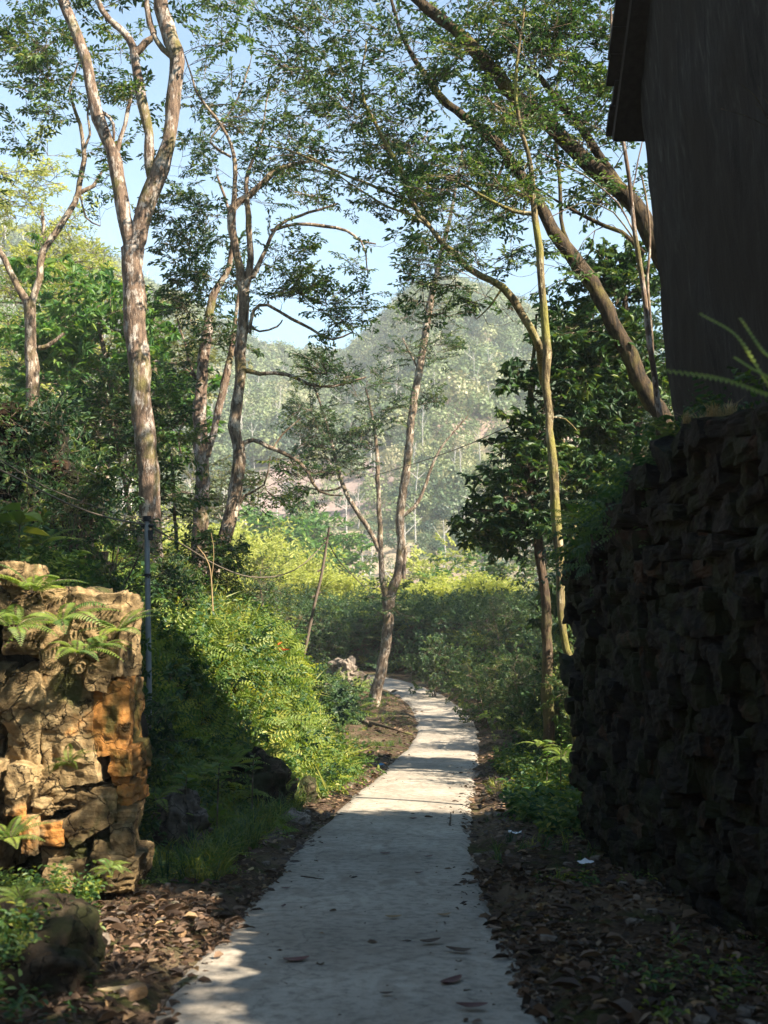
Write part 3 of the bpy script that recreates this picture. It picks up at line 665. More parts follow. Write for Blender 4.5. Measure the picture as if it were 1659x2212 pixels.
# ================================================================== TREES, near to far
t = Tree(16)   # big forked tree at left
t.limb([(325, 1150, 50), (318, 1000, 46), (305, 880, 47), (298, 760, 48), (288, 640, 48), (289, 540, 50)], ground=True, k=16)
t.limb([(289, 545, 38), (270, 470, 32), (256, 380, 30), (240, 320, 29), (205, 230, 26), (182, 120, 25), (140, 10, 24), (100, -120, 18), (60, -260, 10, 16.5)])
t.limb([(291, 545, 42), (312, 460, 38), (335, 385, 38), (365, 310, 32), (375, 210, 31), (386, 130, 34), (362, 60, 34), (345, -40, 26), (360, -180, 18), (400, -300, 9, 15.5)])
t.limb([(335, 395, 28), (320, 360, 24), (322, 290, 22), (303, 200, 22), (292, 120, 22)])
t.limb([(292, 120, 20), (280, 85, 16), (255, 55, 14), (222, 20, 13), (200, -60, 9)]); t.limb([(292, 115, 20), (315, 90, 16), (332, 70, 13), (318, 10, 13), (325, -80, 8)])
t.limb([(250, 330, 12), (262, 295, 10), (275, 240, 9), (290, 180, 7)]); t.limb([(200, 235, 9), (228, 247, 8), (245, 270, 7), (246, 300, 6)])
t.limb([(386, 130, 14), (352, 105, 12), (330, 70, 9)])
A = t.blobs([(190, -60, 200, 120, 40), (330, -160, 260, 150, 60), (460, -60, 150, 90, 30), (420, 60, 70, 60, 14), (290, 210, 50, 50, 12), (90, 60, 50, 60, 10)], gap=.5)
t.grow(A, SP, 1, thin=.46).finish('forked_tree', 'tall pale-barked tree at left whose thick trunk forks into a wide V', 'tree', 'bark_pale', 'leaf_mid')

t = Tree(19.5)  # far-left tree
t.limb([(70, 900, 30), (68, 760, 27), (65, 650, 25)], ground=True)
t.limb([(65, 660, 18), (40, 620, 15), (10, 560, 13), (-40, 480, 9), (-90, 380, 5)])
t.limb([(68, 660, 17), (84, 600, 15), (92, 545, 16), (125, 500, 15), (150, 455, 13), (168, 415, 13), (182, 340, 10), (175, 270, 8), (150, 200, 6), (165, 140, 4)])
t.limb([(168, 418, 10), (200, 400, 9), (220, 370, 6), (245, 355, 4)]); t.limb([(172, 420, 5), (185, 470, 4), (215, 490, 3)]); t.limb([(85, 750, 11), (105, 745, 10), (140, 720, 7)])
t.limb([(180, 330, 7), (196, 290, 6), (190, 230, 4), (205, 160, 3)])
A = t.blobs([(60, 110, 75, 55, 40), (130, 130, 90, 70, 60), (120, 220, 80, 60, 45), (215, 190, 60, 60, 28), (60, 300, 50, 25, 8), (220, 300, 50, 60, 18), (210, 420, 60, 70, 12), (270, 90, 60, 50, 14), (100, 0, 80, 50, 20), (-80, 300, 60, 120, 20)], gap=.45)
t.grow(A, SP, 1.0, thin=.45).finish('slanting_tree', 'slim tree at far left with a dark kinked upper stem, above the ruined wall', 'tree', 'bark_brown', 'leaf_mid')

t = Tree(19)    # leaning trunk, mid-left
t.limb([(462, 1250, 26), (480, 1180, 30), (505, 1080, 29), (515, 1000, 27), (510, 920, 26), (515, 830, 24), (522, 740, 24), (528, 650, 25), (518, 590, 20), (505, 520, 18), (503, 450, 17), (540, 420, 14), (600, 365, 12), (655, 350, 7), (720, 345, 4)], ground=True, k=14)
t.limb([(503, 470, 13), (508, 380, 10), (500, 310, 8), (455, 240, 7), (425, 200, 5), (400, 120, 3)]); t.limb([(500, 340, 6), (455, 310, 6), (470, 280, 5), (510, 220, 4), (540, 140, 3)])
t.limb([(530, 640, 18), (540, 560, 14), (538, 470, 13), (532, 390, 9), (560, 300, 5), (580, 200, 3)]); t.limb([(545, 600, 12), (575, 540, 9), (600, 492, 8), (650, 465, 6), (730, 440, 4)])
t.limb([(590, 500, 8), (640, 485, 7), (700, 487, 7), (750, 495, 6), (775, 520, 5), (812, 527, 3)], wob=.06); t.limb([(775, 515, 4), (790, 550, 3.5), (795, 600, 2)])
t.limb([(538, 715, 9), (548, 670, 8), (580, 660, 7), (630, 690, 7), (670, 715, 6), (715, 735, 5), (760, 715, 3)], wob=.08); t.limb([(540, 700, 6), (560, 715, 5), (600, 705, 4), (610, 690, 3)])
t.limb([(528, 803, 12), (560, 808, 9), (620, 808, 8), (665, 828, 8), (720, 835, 6), (790, 815, 4)], wob=.05)
t.limb([(522, 960, 12), (548, 950, 10), (580, 968, 9), (625, 985, 8), (665, 1020, 7), (690, 1060, 5), (740, 1070, 3)], wob=.06); t.limb([(590, 975, 5), (610, 940, 4), (650, 905, 3)], wob=.05)
t.limb([(512, 1090, 9), (530, 1070, 6), (570, 1045, 4), (585, 990, 3)], wob=.06)
A = t.blobs([(590, 380, 120, 60, 60), (690, 420, 80, 35, 45), (470, 200, 110, 110, 55), (600, 250, 120, 100, 55), (560, 80, 140, 90, 50), (650, 620, 85, 45, 65), (720, 670, 80, 50, 60), (600, 570, 60, 40, 30), (785, 590, 35, 60, 9), (760, 700, 45, 25, 14), (630, 1040, 90, 50, 26), (560, 1080, 40, 30, 6), (700, 810, 60, 40, 14), (480, -40, 160, 70, 30)], gap=.5)
t.grow(A, SPs, 1.25, thin=.42).finish('leaning_tree', 'brown-barked tree left of centre leaning right at its foot, with long crooked side branches', 'tree', 'bark_brown', 'leaf_mid')

t = Tree(21)    # twin-trunk tree behind it
t.limb([(432, 1180, 34), (436, 1050, 32), (432, 930, 30), (432, 860, 27), (440, 770, 25), (452, 690, 20), (462, 640, 18), (495, 575, 12), (500, 480, 8), (470, 380, 5)], ground=True)
t.limb([(446, 985, 18), (462, 930, 15), (480, 850, 17), (498, 770, 15), (508, 700, 9), (520, 600, 6)]); t.limb([(425, 820, 7), (408, 790, 6), (400, 740, 5), (385, 690, 3)], wob=.08)
t.limb([(428, 850, 6), (412, 880, 5), (385, 940, 4), (390, 980, 3)], wob=.08); t.limb([(425, 820, 5), (390, 790, 4), (335, 780, 3)])
A = t.blobs([(430, 540, 90, 90, 85), (400, 640, 70, 60, 45), (470, 700, 60, 80, 35), (400, 450, 80, 70, 55), (370, 780, 60, 60, 20), (480, 620, 50, 50, 22), (400, 330, 90, 70, 40)], gap=.5)
t.grow(A, SP, 1.0, thin=.45).finish('twin_trunk_tree', 'pale mottled tree behind the leaning one, its trunk splitting low into two close stems', 'tree', 'bark_pale', 'leaf_dark')

t = Tree(35)    # centre tree standing by the bend
t.limb([(812, 1500, 25), (828, 1420, 22), (838, 1350, 22), (842, 1290, 26), (860, 1240, 18), (866, 1180, 17), (864, 1110, 18), (880, 1000, 18), (892, 880, 17), (908, 790, 16), (925, 680, 15), (945, 580, 12), (965, 500, 10), (985, 400, 6), (1000, 320, 4)], ground=True, k=14)
t.limb([(842, 1300, 24), (826, 1250, 13), (822, 1180, 12), (818, 1090, 10), (815, 1000, 9), (808, 920, 6), (790, 840, 4)])
t.limb([(820, 1190, 12), (800, 1150, 11), (765, 1095, 10), (742, 1050, 9), (715, 950, 7), (695, 880, 5), (670, 810, 4)]); t.limb([(862, 1120, 9), (895, 1095, 8), (915, 1060, 7), (935, 1000, 6), (965, 950, 4), (1010, 900, 2.5)])
t.limb([(905, 800, 5), (890, 770, 4), (870, 730, 3)]); t.limb([(742, 1050, 6), (710, 1060, 4), (650, 1050, 3)])
t.limb([(862, 1200, 8), (875, 1185, 10), (872, 1250, 8)])
A = t.blobs([(700, 900, 70, 90, 75), (735, 1000, 70, 50, 40), (775, 940, 50, 40, 34), (670, 800, 80, 40, 34), (640, 1040, 70, 60, 26), (790, 830, 70, 50, 22), (905, 760, 70, 35, 26), (930, 660, 70, 60, 34), (850, 880, 50, 40, 10), (960, 560, 70, 60, 30), (990, 460, 80, 70, 36), (1040, 350, 90, 80, 30), (930, 850, 40, 30, 9), (838, 1305, 20, 36, 16)], gap=.45)
t.grow(A, SPs, 1.6, thin=.75, thick=.8)
bare = t.blobs([(960, 960, 70, 90, 26), (900, 1080, 60, 60, 12), (1000, 880, 50, 60, 14)]); t.grow(bare, SPs, 1, leaves=False, thick=.7)
t.finish('path_bend_tree', 'tall slender central tree beside the bend of the path, forking low on its trunk', 'tree', 'bark_brown', 'leaf_dark')

t = Tree(12.9)  # yellow-green slim trunk on the right
t.limb([(1240, 1470, 15), (1222, 1400, 16), (1210, 1300, 18), (1206, 1150, 21), (1198, 1050, 21), (1190, 960, 19), (1184, 860, 17), (1182, 760, 18), (1172, 660, 17), (1165, 540, 16), (1156, 470, 15), (1153, 400, 12), (1140, 330, 11), (1120, 260, 9), (1115, 180, 8), (1125, 80, 6), (1140, -60, 4)], ground=True, k=14)
t.limb([(1156, 460, 9), (1110, 455, 8), (1040, 425, 7), (990, 395, 5), (930, 380, 3)]); t.limb([(1190, 900, 5), (1220, 905, 4), (1245, 930, 2.5)])
A = t.blobs([(1080, 400, 110, 60, 40), (1150, 200, 110, 120, 40), (960, 380, 70, 50, 20), (1130, 0, 140, 90, 30)], gap=.5)
t.grow(A, SPs, 1.0, thin=.7).finish('lichen_tree', 'slim straight yellow-green trunk right of centre rising behind the end of the stone wall', 'tree', 'bark_lichen', 'leaf_mid')

t = Tree(17)    # big leaning tree, upper right
t.limb([(1440, 960, 40), (1400, 860, 38), (1360, 770, 36), (1310, 670, 36), (1275, 605, 34), (1235, 555, 32), (1195, 500, 30), (1165, 440, 27), (1125, 380, 25), (1090, 330, 22), (1050, 290, 20), (1005, 255, 19), (950, 205, 17), (910, 150, 13), (870, 80, 9), (840, -20, 6)], ground=True, k=16)
t.limb([(1240, 560, 10), (1218, 500, 9), (1210, 440, 8), (1205, 360, 8), (1200, 250, 6), (1210, 120, 4)])
t.limb([(1095, 335, 8), (1060, 410, 5), (1000, 440, 3)]); t.limb([(1150, 430, 13), (1100, 410, 11), (1050, 400, 8), (1000, 390, 4)])
A = t.blobs([(980, 340, 120, 70, 70), (1090, 250, 120, 80, 60), (870, 300, 110, 80, 60), (900, 130, 130, 90, 60), (1030, 440, 110, 50, 40), (770, 170, 120, 110, 60), (800, 20, 140, 80, 40), (900, 520, 80, 50, 22), (1150, 560, 90, 50, 28), (1100, 650, 70, 60, 18)], gap=.47)
t.grow(A, SP, 1.0, thin=.34).finish('diagonal_tree', 'large mossy tree upper right, trunk slanting up to the left across the sky', 'tree', 'bark_moss', 'leaf_dark')

t = Tree(14.5)  # second parallel limb tree, behind the house
t.limb([(1520, 700, 50), (1450, 590, 46), (1400, 500, 42), (1370, 440, 38), (1310, 385, 36), (1240, 325, 36), (1180, 265, 34), (1120, 215, 32), (1075, 160, 31), (1035, 115, 30), (985, 60, 27), (930, 20, 24), (850, -40, 14), (760, -90, 8)], k=16)
t.limb([(1395, 470, 22), (1340, 400, 22), (1290, 330, 20), (1250, 265, 19), (1210, 220, 16), (1165, 170, 13), (1120, 130, 8), (1080, 60, 5)]); t.limb([(1390, 545, 14), (1340, 500, 10), (1270, 470, 8), (1200, 430, 5), (1130, 390, 3)])
A = t.blobs([(1200, 120, 150, 120, 105), (1300, 180, 90, 150, 75), (1180, 330, 120, 90, 50), (1040, 170, 100, 90, 45), (1080, 20, 160, 80, 60), (1270, 0, 130, 90, 60), (1330, 420, 70, 80, 26), (1250, 560, 50, 50, 10), (950, -60, 160, 70, 40), (1290, 300, 80, 60, 24)], gap=.47)
t.grow(A, SPs, 1.3, thin=.42).finish('mossy_slanting_tree', 'heavy moss-covered tree behind the house roof, slanting up left to the top edge', 'tree', 'bark_moss', 'leaf_mid')

t = Tree(15)    # curved lichen limb
t.limb([(1235, 1080, 20, 19), (1200, 930, 19, 18), (1178, 830, 18, 16.5), (1160, 740, 18), (1130, 680, 17), (1085, 620, 16), (1040, 595, 15), (1010, 578, 14), (985, 555, 14), (960, 530, 13), (925, 490, 11), (890, 440, 10), (865, 370, 9), (840, 320, 8), (812, 270, 7), (780, 190, 5), (790, 90, 3.5)], ground=True)
t.limb([(935, 500, 8), (890, 465, 6), (840, 445, 5), (800, 425, 4), (730, 380, 3), (660, 330, 2.5)]); t.limb([(875, 430, 7), (800, 400, 6), (720, 370, 5), (640, 330, 3.5), (560, 310, 2.5)], wob=.06)
t.limb([(1085, 620, 6), (1060, 660, 4), (1030, 690, 2.5)])
A = t.blobs([(860, 420, 110, 60, 45), (720, 340, 120, 60, 50), (780, 240, 110, 90, 45), (1000, 620, 70, 70, 26), (920, 600, 50, 40, 12), (880, 160, 90, 90, 24), (640, 160, 90, 110, 34), (700, 40, 110, 70, 26), (1050, 560, 60, 40, 14)], gap=.45)
t.grow(A, SPs, 1.15, thin=.44).finish('arching_tree', 'thin lichened tree right of centre arching left over the path against the sky', 'tree', 'bark_lichen', 'leaf_dark')

t = Tree(10.6)  # bare sapling stems by the house corner
t.limb([(1424, 905, 13), (1405, 740, 12), (1388, 600, 11), (1372, 500, 10), (1358, 400, 9), (1345, 280, 8), (1328, 150, 6), (1322, 20, 5)], k=8)
t.limb([(1368, 500, 4), (1330, 440, 3.5), (1260, 380, 3), (1170, 330, 2)], wob=.05); t.limb([(1372, 520, 4), (1320, 460, 3), (1255, 440, 2.5), (1190, 470, 2)], wob=.05); t.limb([(1360, 420, 3), (1380, 350, 3), (1392, 290, 2)])
t.finish('bare_sapling', 'thin bare pale sapling leaning against the house corner', 'sapling', 'bark_pale', 'leaf_mid')
t = Tree(10.9); t.limb([(1420, 860, 7), (1408, 700, 6), (1400, 590, 6), (1402, 470, 5), (1385, 380, 4)], k=6); t.finish('bare_sapling', 'second thinner bare brown stem between the pale sapling and the house', 'sapling', 'bark_brown', 'leaf_mid')

t = Tree(17.5)  # dark big-leaved tree at right
t.limb([(1180, 1330, 22), (1165, 1200, 20), (1150, 1050, 18), (1145, 900, 14), (1150, 780, 9), (1160, 680, 5)], ground=True)
t.limb([(1150, 1040, 9), (1100, 980, 6), (1050, 950, 4)]); t.limb([(1160, 1150, 9), (1100, 1110, 6), (1040, 1100, 4)])
A = t.blobs([(1135, 1010, 85, 110, 100), (1080, 1110, 60, 60, 42), (1190, 850, 75, 95, 60), (1240, 980, 60, 120, 60), (1035, 1160, 30, 40, 12), (1140, 1150, 60, 50, 26), (1270, 760, 80, 90, 50), (1190, 720, 50, 50, 14)], gap=.35)
t.grow(A, SPbig, .85, thin=.75, spr=2).finish('broadleaf_tree', 'dense dark big-leaved tree filling the gap behind the yellow-green trunk', 'tree', 'bark_dark', 'leaf_dark')
t = Tree(19)
t.limb([(1380, 1000, 24), (1370, 800, 18), (1350, 650, 12), (1340, 560, 6)], ground=True)
A = t.blobs([(1340, 620, 80, 70, 80), (1300, 760, 90, 110, 110), (1370, 880, 90, 130, 110), (1280, 900, 70, 90, 60)], gap=.3)
t.grow(A, SPbig, .85, thin=.85).finish('dark_bushy_tree', 'dark glossy bushy tree just left of the house wall', 'tree', 'bark_dark', 'leaf_dark')

t = Tree(17.0)  # bush-like small trees left slope
t.limb([(290, 1180, 10), (270, 1050, 8), (250, 950, 6), (230, 860, 4)], ground=True, k=7)
t.limb([(275, 1060, 5), (300, 980, 4), (330, 930, 3)], k=6)
A = t.blobs([(240, 930, 80, 90, 60), (170, 900, 70, 40, 25), (290, 1000, 40, 50, 14), (230, 840, 50, 40, 14), (320, 1070, 40, 30, 8), (150, 970, 50, 40, 18)], gap=.47)
t.grow(A, SP, .95, thin=.9).finish('slope_shrub', 'loose dark green shrub spreading on the left slope in front of the forked trunk', 'shrub', 'twig', 'leaf_dark')
t = Tree(17.5)
t.limb([(380, 1170, 8), (375, 1080, 7), (370, 980, 5)], ground=True, k=7)
A = t.blobs([(375, 970, 50, 50, 22), (370, 1070, 50, 50, 20), (450, 1190, 60, 35, 36), (360, 880, 40, 40, 12)], gap=.42)
t.grow(A, SP, .95, thin=.9).finish('slope_shrub', 'leafy green shrub between the forked tree and the twin trunks', 'shrub', 'twig', 'leaf_mid')

# ---- further trees, each with its own place and look
def far_at(u, v, Z): p = P(u, v, Z); return (p[0], p[1], Hz(p[0], p[1]))
def tall(u, vtop, Z): b = np.array(far_at(u, 1200, Z)); return b, P(u, vtop, Z)[2] - b[2]
b, h = tall(205, 560, 29); gen_tree('bright_tree', 'bushy bright green tree with big leaves, left of the forked trunk', 'tree', b, h, 2.4, 'bark_brown', 'leaf_bright', SPbig, 170, spr=3, scale=1.5, low=.3, gap=.3, ns=7, squash=1.5)
b, h = tall(60, 330, 42); gen_tree('yellowing_tree', 'feathery yellow-green tree at the left edge behind the slanting tree', 'tree', b, h, 4.2, 'bark_pale', 'leaf_yellow', SPs, 200, spr=3, scale=2.6, low=.4, gap=.5, ns=6)
b, h = tall(40, 600, 33); gen_tree('round_tree', 'rounded yellow-green tree low at the left edge', 'tree', b, h, 3.6, 'bark_brown', 'leaf_bright', SPs, 150, spr=3, scale=2.2, low=.2, gap=.3, ns=7, squash=1.4)
b, h = tall(330, 600, 38); gen_tree('brown_green_tree', 'olive tree showing behind the forked trunk on its right side', 'tree', b, h, 3.0, 'bark_pale', 'leaf_pale', SPs, 150, spr=3, scale=2.4, low=.3, gap=.45, ns=5)
for (u, vt, Z, lab) in ((165, 790, 34, 'bare white-stemmed tree on the left slope, nearest the slanting tree'), (215, 830, 36, 'bare white-stemmed tree on the left slope, in the middle of three'), (255, 800, 39, 'bare white-stemmed tree on the left slope, nearest the forked trunk')):
    b, h = tall(u, vt, Z); gen_tree('white_stemmed_tree', lab, 'tree', b, h, 1.7, 'white_bark', 'leaf_pale', SPs, 40, spr=1, scale=1.8, thin=.35, low=.3, group='bare white trees on the left slope')
b, h = tall(620, 1105, 95); gen_tree('green_tree', 'rounded fresh green tree beyond the bamboo, right of the leaning trunk', 'tree', b, h, 6.2, 'bark_brown', 'leaf_bright', SPfar, 200, spr=3, scale=2.3, low=.25, gap=.3, ns=6, squash=1.2)
b, h = tall(540, 1165, 110); gen_tree('green_tree', 'low pale green tree beyond the bamboo behind the leaning trunk', 'tree', b, h, 6, 'bark_pale', 'leaf_pale', SPfar, 150, spr=3, scale=2.3, low=.2, gap=.3, ns=5)
for (u, vt, Z, cr, lf, lab) in ((765, 1195, 90, 2.2, 'leaf_mid', 'small dark pointed tree in the valley left of the bend tree'), (800, 1225, 84, 2.0, 'leaf_mid', 'small dark bushy tree in the valley just left of the bend tree'), (940, 1150, 76, 2.3, 'leaf_yellow', 'pale yellow-green conifer-shaped tree in the valley right of the bend tree'), (1000, 1215, 70, 2.6, 'leaf_bright', 'low light green tree in the valley, second from the bend tree'), (1085, 1200, 64, 3.0, 'leaf_mid', 'dark green tree below the broadleaf tree at the end of the valley gap'), (890, 1210, 100, 2.4, 'leaf_pale', 'faint hazy tree in the valley behind the bend tree')):
    b, h = tall(u, vt, Z); gen_tree('valley_tree', lab, 'tree', b, h, cr, 'bark_pale', lf, SPfar, 90, spr=2, scale=1.2, low=.15, gap=.35, ns=7, squash=1.5)
# feathery dark bush left of the wooden post
b, h = tall(560, 1195, 24); gen_tree('feathery_bush', 'dark feathery bush standing against the yellow bamboo', 'bush', b, h, .95, 'twig', 'leaf_dark', SPs, 150, spr=2, scale=.75, low=.1, gap=.3, ns=7, squash=1.1)

# ---- bamboo
def bamboo_proto():
    lf, st = MB(), MB()
    for i in range(34):
        a = rng.uniform(0, 6.28); sp = rng.uniform(.1, 1.2); h = rng.uniform(5, 8.5); ln = rng.uniform(.6, 2.6)
        b = np.array([math.cos(a) * sp, math.sin(a) * sp, -.3]); d = np.array([math.cos(a), math.sin(a), 0])
        t_ = np.linspace(0, 1, 9)[:, None]; p = b + d * ln * t_ ** 2.4 + np.array([0, 0, 1]) * (h * t_ - 1.2 * t_ ** 4)
        tube(st, p, np.linspace(.035, .008, 9), 5)
        m = 260; u = rng.uniform(.16, 1, m) ** .8; q = b + d * ln * (u ** 2.4)[:, None] + np.array([0, 0, 1]) * (h * u - 1.2 * u ** 4)[:, None] + rng.normal(0, .28, (m, 3))
        dr = rng.normal(0, 1, (m, 3)); dr[:, 2] = -rng.uniform(.1, 1.1, m); lf.add(*leaf_geo(q, dr, rng.normal(0, 1, (m, 3)) + [0, 0, 1], rng.uniform(.22, .4, m), .09, np.clip(rng.normal(.5, .22, m), 0, 1)))
    return lf, st
bp = []
for k in range(3):
    lf, st = bamboo_proto(); r = empty('bamboo_clump', (0, 0, 0), 'x', 'bamboo', 'bamboo clumps in the valley'); st.build('culms', M['culm'], r); lf.build('foliage', M['leaf_yellow'], r); bp.append(r)
spots = [(500, 1100, 58, 'tallest yellow-green bamboo, just right of the leaning trunk'), (545, 1120, 64, 'bright bamboo behind the feathery bush'), (600, 1150, 60, 'bamboo clump between the feathery bush and the wooden post'), (655, 1215, 57, 'low bamboo clump directly left of the wooden post'),
    (465, 1110, 62, 'bamboo clump showing between the twin trunks and the leaning trunk'), (400, 1090, 60, 'bamboo behind the foot of the twin-trunk tree, on its left'), (350, 1060, 66, 'bamboo seen right of the forked trunk above the shrubs'),
    (720, 1250, 58, 'low bamboo clump directly right of the wooden post'), (775, 1265, 60, 'low bamboo clump left of the foot of the bend tree'), (905, 1225, 58, 'yellow bamboo just right of the bend tree'), (960, 1240, 62, 'bamboo in the middle of the gap right of the bend tree'), (1030, 1235, 57, 'bamboo at the right end of the valley gap'), (845, 1262, 66, 'bamboo directly behind the bend tree'), (450, 1180, 52, 'low bamboo behind the foot of the leaning tree')]
for i, (u, vt, Z, lab) in enumerate(spots):
    r = bp[i] if i < 3 else copy_tree(bp[i % 3]); b, h = tall(u, vt, Z); r.location = b; r['label'] = lab; s_ = max(.45, h / 7.9); r.scale = (1.15 * max(.8, min(s_, 1.3)), 1.15 * max(.8, min(s_, 1.3)), s_); r.rotation_euler = (0, 0, i * 1.9)

# ---- distant forest on the hills: one mass of crowns
def distant():
    lf, st = MB(), MB(); protos = []
    for k in range(6):
        l_, s_ = MB(), MB(); n = 400; q = unit(rng.normal(0, 1, (n, 3))); q = q * (rng.uniform(.6, 1, (n, 1)) + .45 * fbm(q * 1.9 + k * 7, 3, 2)[:, None]) * [1, 1, .75 + .9 * rng.random()]; q[:, 2] += 1.1
        q = q[q[:, 2] > .6]; n = len(q); dr = unit(q - [0, 0, 1]) + rng.normal(0, .6, (n, 3)); nm = unit(unit(q - [0, 0, .9]) + rng.normal(0, .42, (n, 3))); ax = unit(np.cross(nm, rng.normal(0, 1, (n, 3)))); bx = np.cross(nm, ax); L_ = rng.uniform(.06, .13, (n, 1)); bx = bx * L_; ax = ax * L_ * .8
        l_.add(np.stack([q - bx, q + ax, q + bx, q - ax], 1).reshape(-1, 3), np.arange(n * 4).reshape(n, 4), np.repeat(np.clip(rng.normal(.4, .05, n), 0, 1), 4))
        tube(s_, [[0, 0, -.3], [.04, 0, .8], [.1, .05, 1.6]], [.035, .028, .01], 4); protos.append(Proto(l_, s_))
    N = 11000; u = rng.uniform(-60, 1420, N); r = 125 + 330 * rng.random(N) ** .62; az = np.arctan((u - 829.5) / F); x = np.sin(az) * r; y = np.cos(az) * r
    z = H(x, y); bare = fbm(np.stack([x / 45, y / 45, z / 30], -1), 31, 3)
    px = 829.5 + F * x / y; clear = (np.abs(px - 715) < 190) & (z > 13) & (z < 27) | (np.abs(px - 740) < 105) & (r < 187) & (z < 13)
    ok = ((bare < .28) & ~clear) | (rng.random(N) < .28); x, y, z, r = x[ok], y[ok], z[ok], r[ok]; n = len(x)
    sz = (.9 + 2.2 * rng.random(n) ** 1.8) * np.where(r > 220, 1.2, .9); tn = np.clip(.5 + .55 * fbm(np.stack([x / 25, y / 25, z / 25], -1), 9, 3) + rng.normal(0, .2, n), 0, 1)
    stamp(lf, st, protos, np.stack([x, y, z], -1), rand_rot(n, .08), sz, tint=tn)
    o = lf.build('distant_forest', M['leaf_far']); tag(o, kind='stuff'); o['label'] = 'hazy pale green forest covering the hillside'
    m = 600; u = rng.uniform(-50, 1500, m); r = 125 + 290 * rng.random(m) ** .7; az = np.arctan((u - 829.5) / F); x = np.sin(az) * r; y = np.cos(az) * r; z = H(x, y); tb = MB()
    for i in range(m):
        hh = rng.uniform(5, 9.5); c = np.array([x[i], y[i], z[i]]); e = c + [rng.normal(0, .5), 0, hh]; tube(tb, [c, (c + e) / 2 + rng.normal(0, .15, 3), e], [.15, .12, .05], 3)
        for k in range(3):
            q = c + (e - c) * rng.uniform(.5, .85); tube(tb, [q, q + [rng.normal(0, 1.2), 0, rng.uniform(1, 2.4)]], [.07, .03], 3)
    o = tb.build('distant_trunks', M['white_bark']); tag(o, kind='stuff'); o['label'] = 'pale bare trunks standing all over the hazy hillside'
M['leaf_far'] = leaf_mat('leaf_far', [(.02, .05, .03), (.06, .1, .045), (.12, .165, .065), (.18, .21, .09), (.24, .22, .13)], trans=.15)
distant()
# haze
hz = MB(); box_prim(hz, (0, 252, 85), (860, 640, 210)); k = NT('haze'); k.t.nodes.remove(k.b); pv = k.n('ShaderNodeVolumePrincipled'); pv.inputs['Density'].default_value = .00055; pv.inputs['Color'].default_value = (.86, .94, 1, 1); pv.inputs['Anisotropy'].default_value = -.2
k.l(pv.outputs[0], k.out.inputs['Volume']); o = hz.build('haze', k.m); tag(o, kind='stuff'); HAZE = o

# ================================================================== GROUND PLANTS AND LITTER
def fern_proto(nf=9, L=.5, pin=18, droop=.5, spread=1.0):
    lf, st = MB(), MB()
    for i in range(nf):
        a = i / nf * 6.28 + rng.uniform(-.3, .3); l = L * rng.uniform(.7, 1.15); el = rng.uniform(.55, 1.15) / spread; d = np.array([math.cos(a), math.sin(a), 0])
        t_ = np.linspace(0, 1, 10)[:, None]; p = d * l * (t_ * math.cos(el) + .25 * t_ ** 2) + np.array([0, 0, 1]) * l * (math.sin(el) * t_ - droop * t_ ** 2.2)
        tube(st, p, np.linspace(.003, .001, 10), 3)
        u = np.repeat(np.linspace(.12, .99, pin), 2); sg = np.tile([1, -1], pin)[:, None]
        q = np.stack([np.interp(u, t_[:, 0], p[:, k]) for k in range(3)], -1); tg = unit(np.gradient(p, axis=0)); tq = np.stack([np.interp(u, t_[:, 0], tg[:, k]) for k in range(3)], -1)
        sd = np.array([-d[1], d[0], 0]); up = np.cross(tq, sd) * -1; up = np.cross(sd, tq) * -1
        nr = np.cross(tq, sd); nr *= np.sign(nr[:, 2:3] + 1e-6); ln = l * .2 * np.sin(np.pi * np.clip(u * .93 + .07, 0, 1)) ** .75 * (1.05 - .45 * u) + .006
        dr = sd * sg + tq * .35 - nr * .15; lf.add(*leaf_geo(q, dr, nr, ln, l / pin * .62, np.clip(.5 + rng.normal(0, .1) + rng.normal(0, .06, len(u)), 0, 1), droop=.12))
    return Proto(lf, st)
def herb_proto(L=.07, n=16, h=.25, asp=.5):
    lf, st = MB(), MB()
    for i in range(3):
        a = rng.uniform(0, 6.28); e = np.array([math.cos(a) * h * .4, math.sin(a) * h * .4, h * rng.uniform(.7, 1.1)]); tube(st, [[0, 0, 0], e * .5 + [0, 0, .02], e], [.003, .0025, .0015], 3)
        m = n // 3 + 1; u = np.linspace(.3, 1, m); q = e * u[:, None]; th = np.arange(m) * 2.4 + a; dr = np.stack([np.cos(th), np.sin(th), rng.uniform(-.2, .5, m)], -1)
        lf.add(*leaf_geo(q, dr, np.tile([0, 0, 1.], (m, 1)) + rng.normal(0, .25, (m, 3)), L * rng.uniform(.7, 1.3, m), L * asp, np.clip(rng.normal(.5, .15, m), 0, 1)))
    return Proto(lf, st)
def grass_proto(L=.3, n=30):
    lf, st = MB(), MB(); a = rng.uniform(0, 6.28, n); L_ = L * rng.uniform(.45, 1.2, n)
    lf.add(*blade_geo(rng.normal(0, .03, (n, 3)) * [1, 1, 0], a, L_, L_ * rng.uniform(.2, .9, n), .009, np.clip(rng.normal(.5, .2, n), 0, 1))); return Proto(lf, st)
FL = [fern_proto(7, .5, 11) for _ in range(5)]; HB = [herb_proto() for _ in range(5)]; HBb = [herb_proto(.14, 12, .35, .6) for _ in range(4)]; GR = [grass_proto() for _ in range(4)]
VN = [spray_proto(.5, .065, .5, 46) for _ in range(6)]
def scatter(n, x0, x1, y0, y1, mask):
    x = rng.uniform(x0, x1, n); y = rng.uniform(y0, y1, n); z, s, d = H(x, y, True); k = mask(x, y, z, s, d) > rng.random(n)
    return np.stack([x, y, z], -1)[k], s[k], d[k]
def clump(x, y, sc_, seed, lo=-.1, hi=.25): return sstep(lo, hi, fbm(np.stack([x * sc_, y * sc_, x * 0], -1), seed, 2))
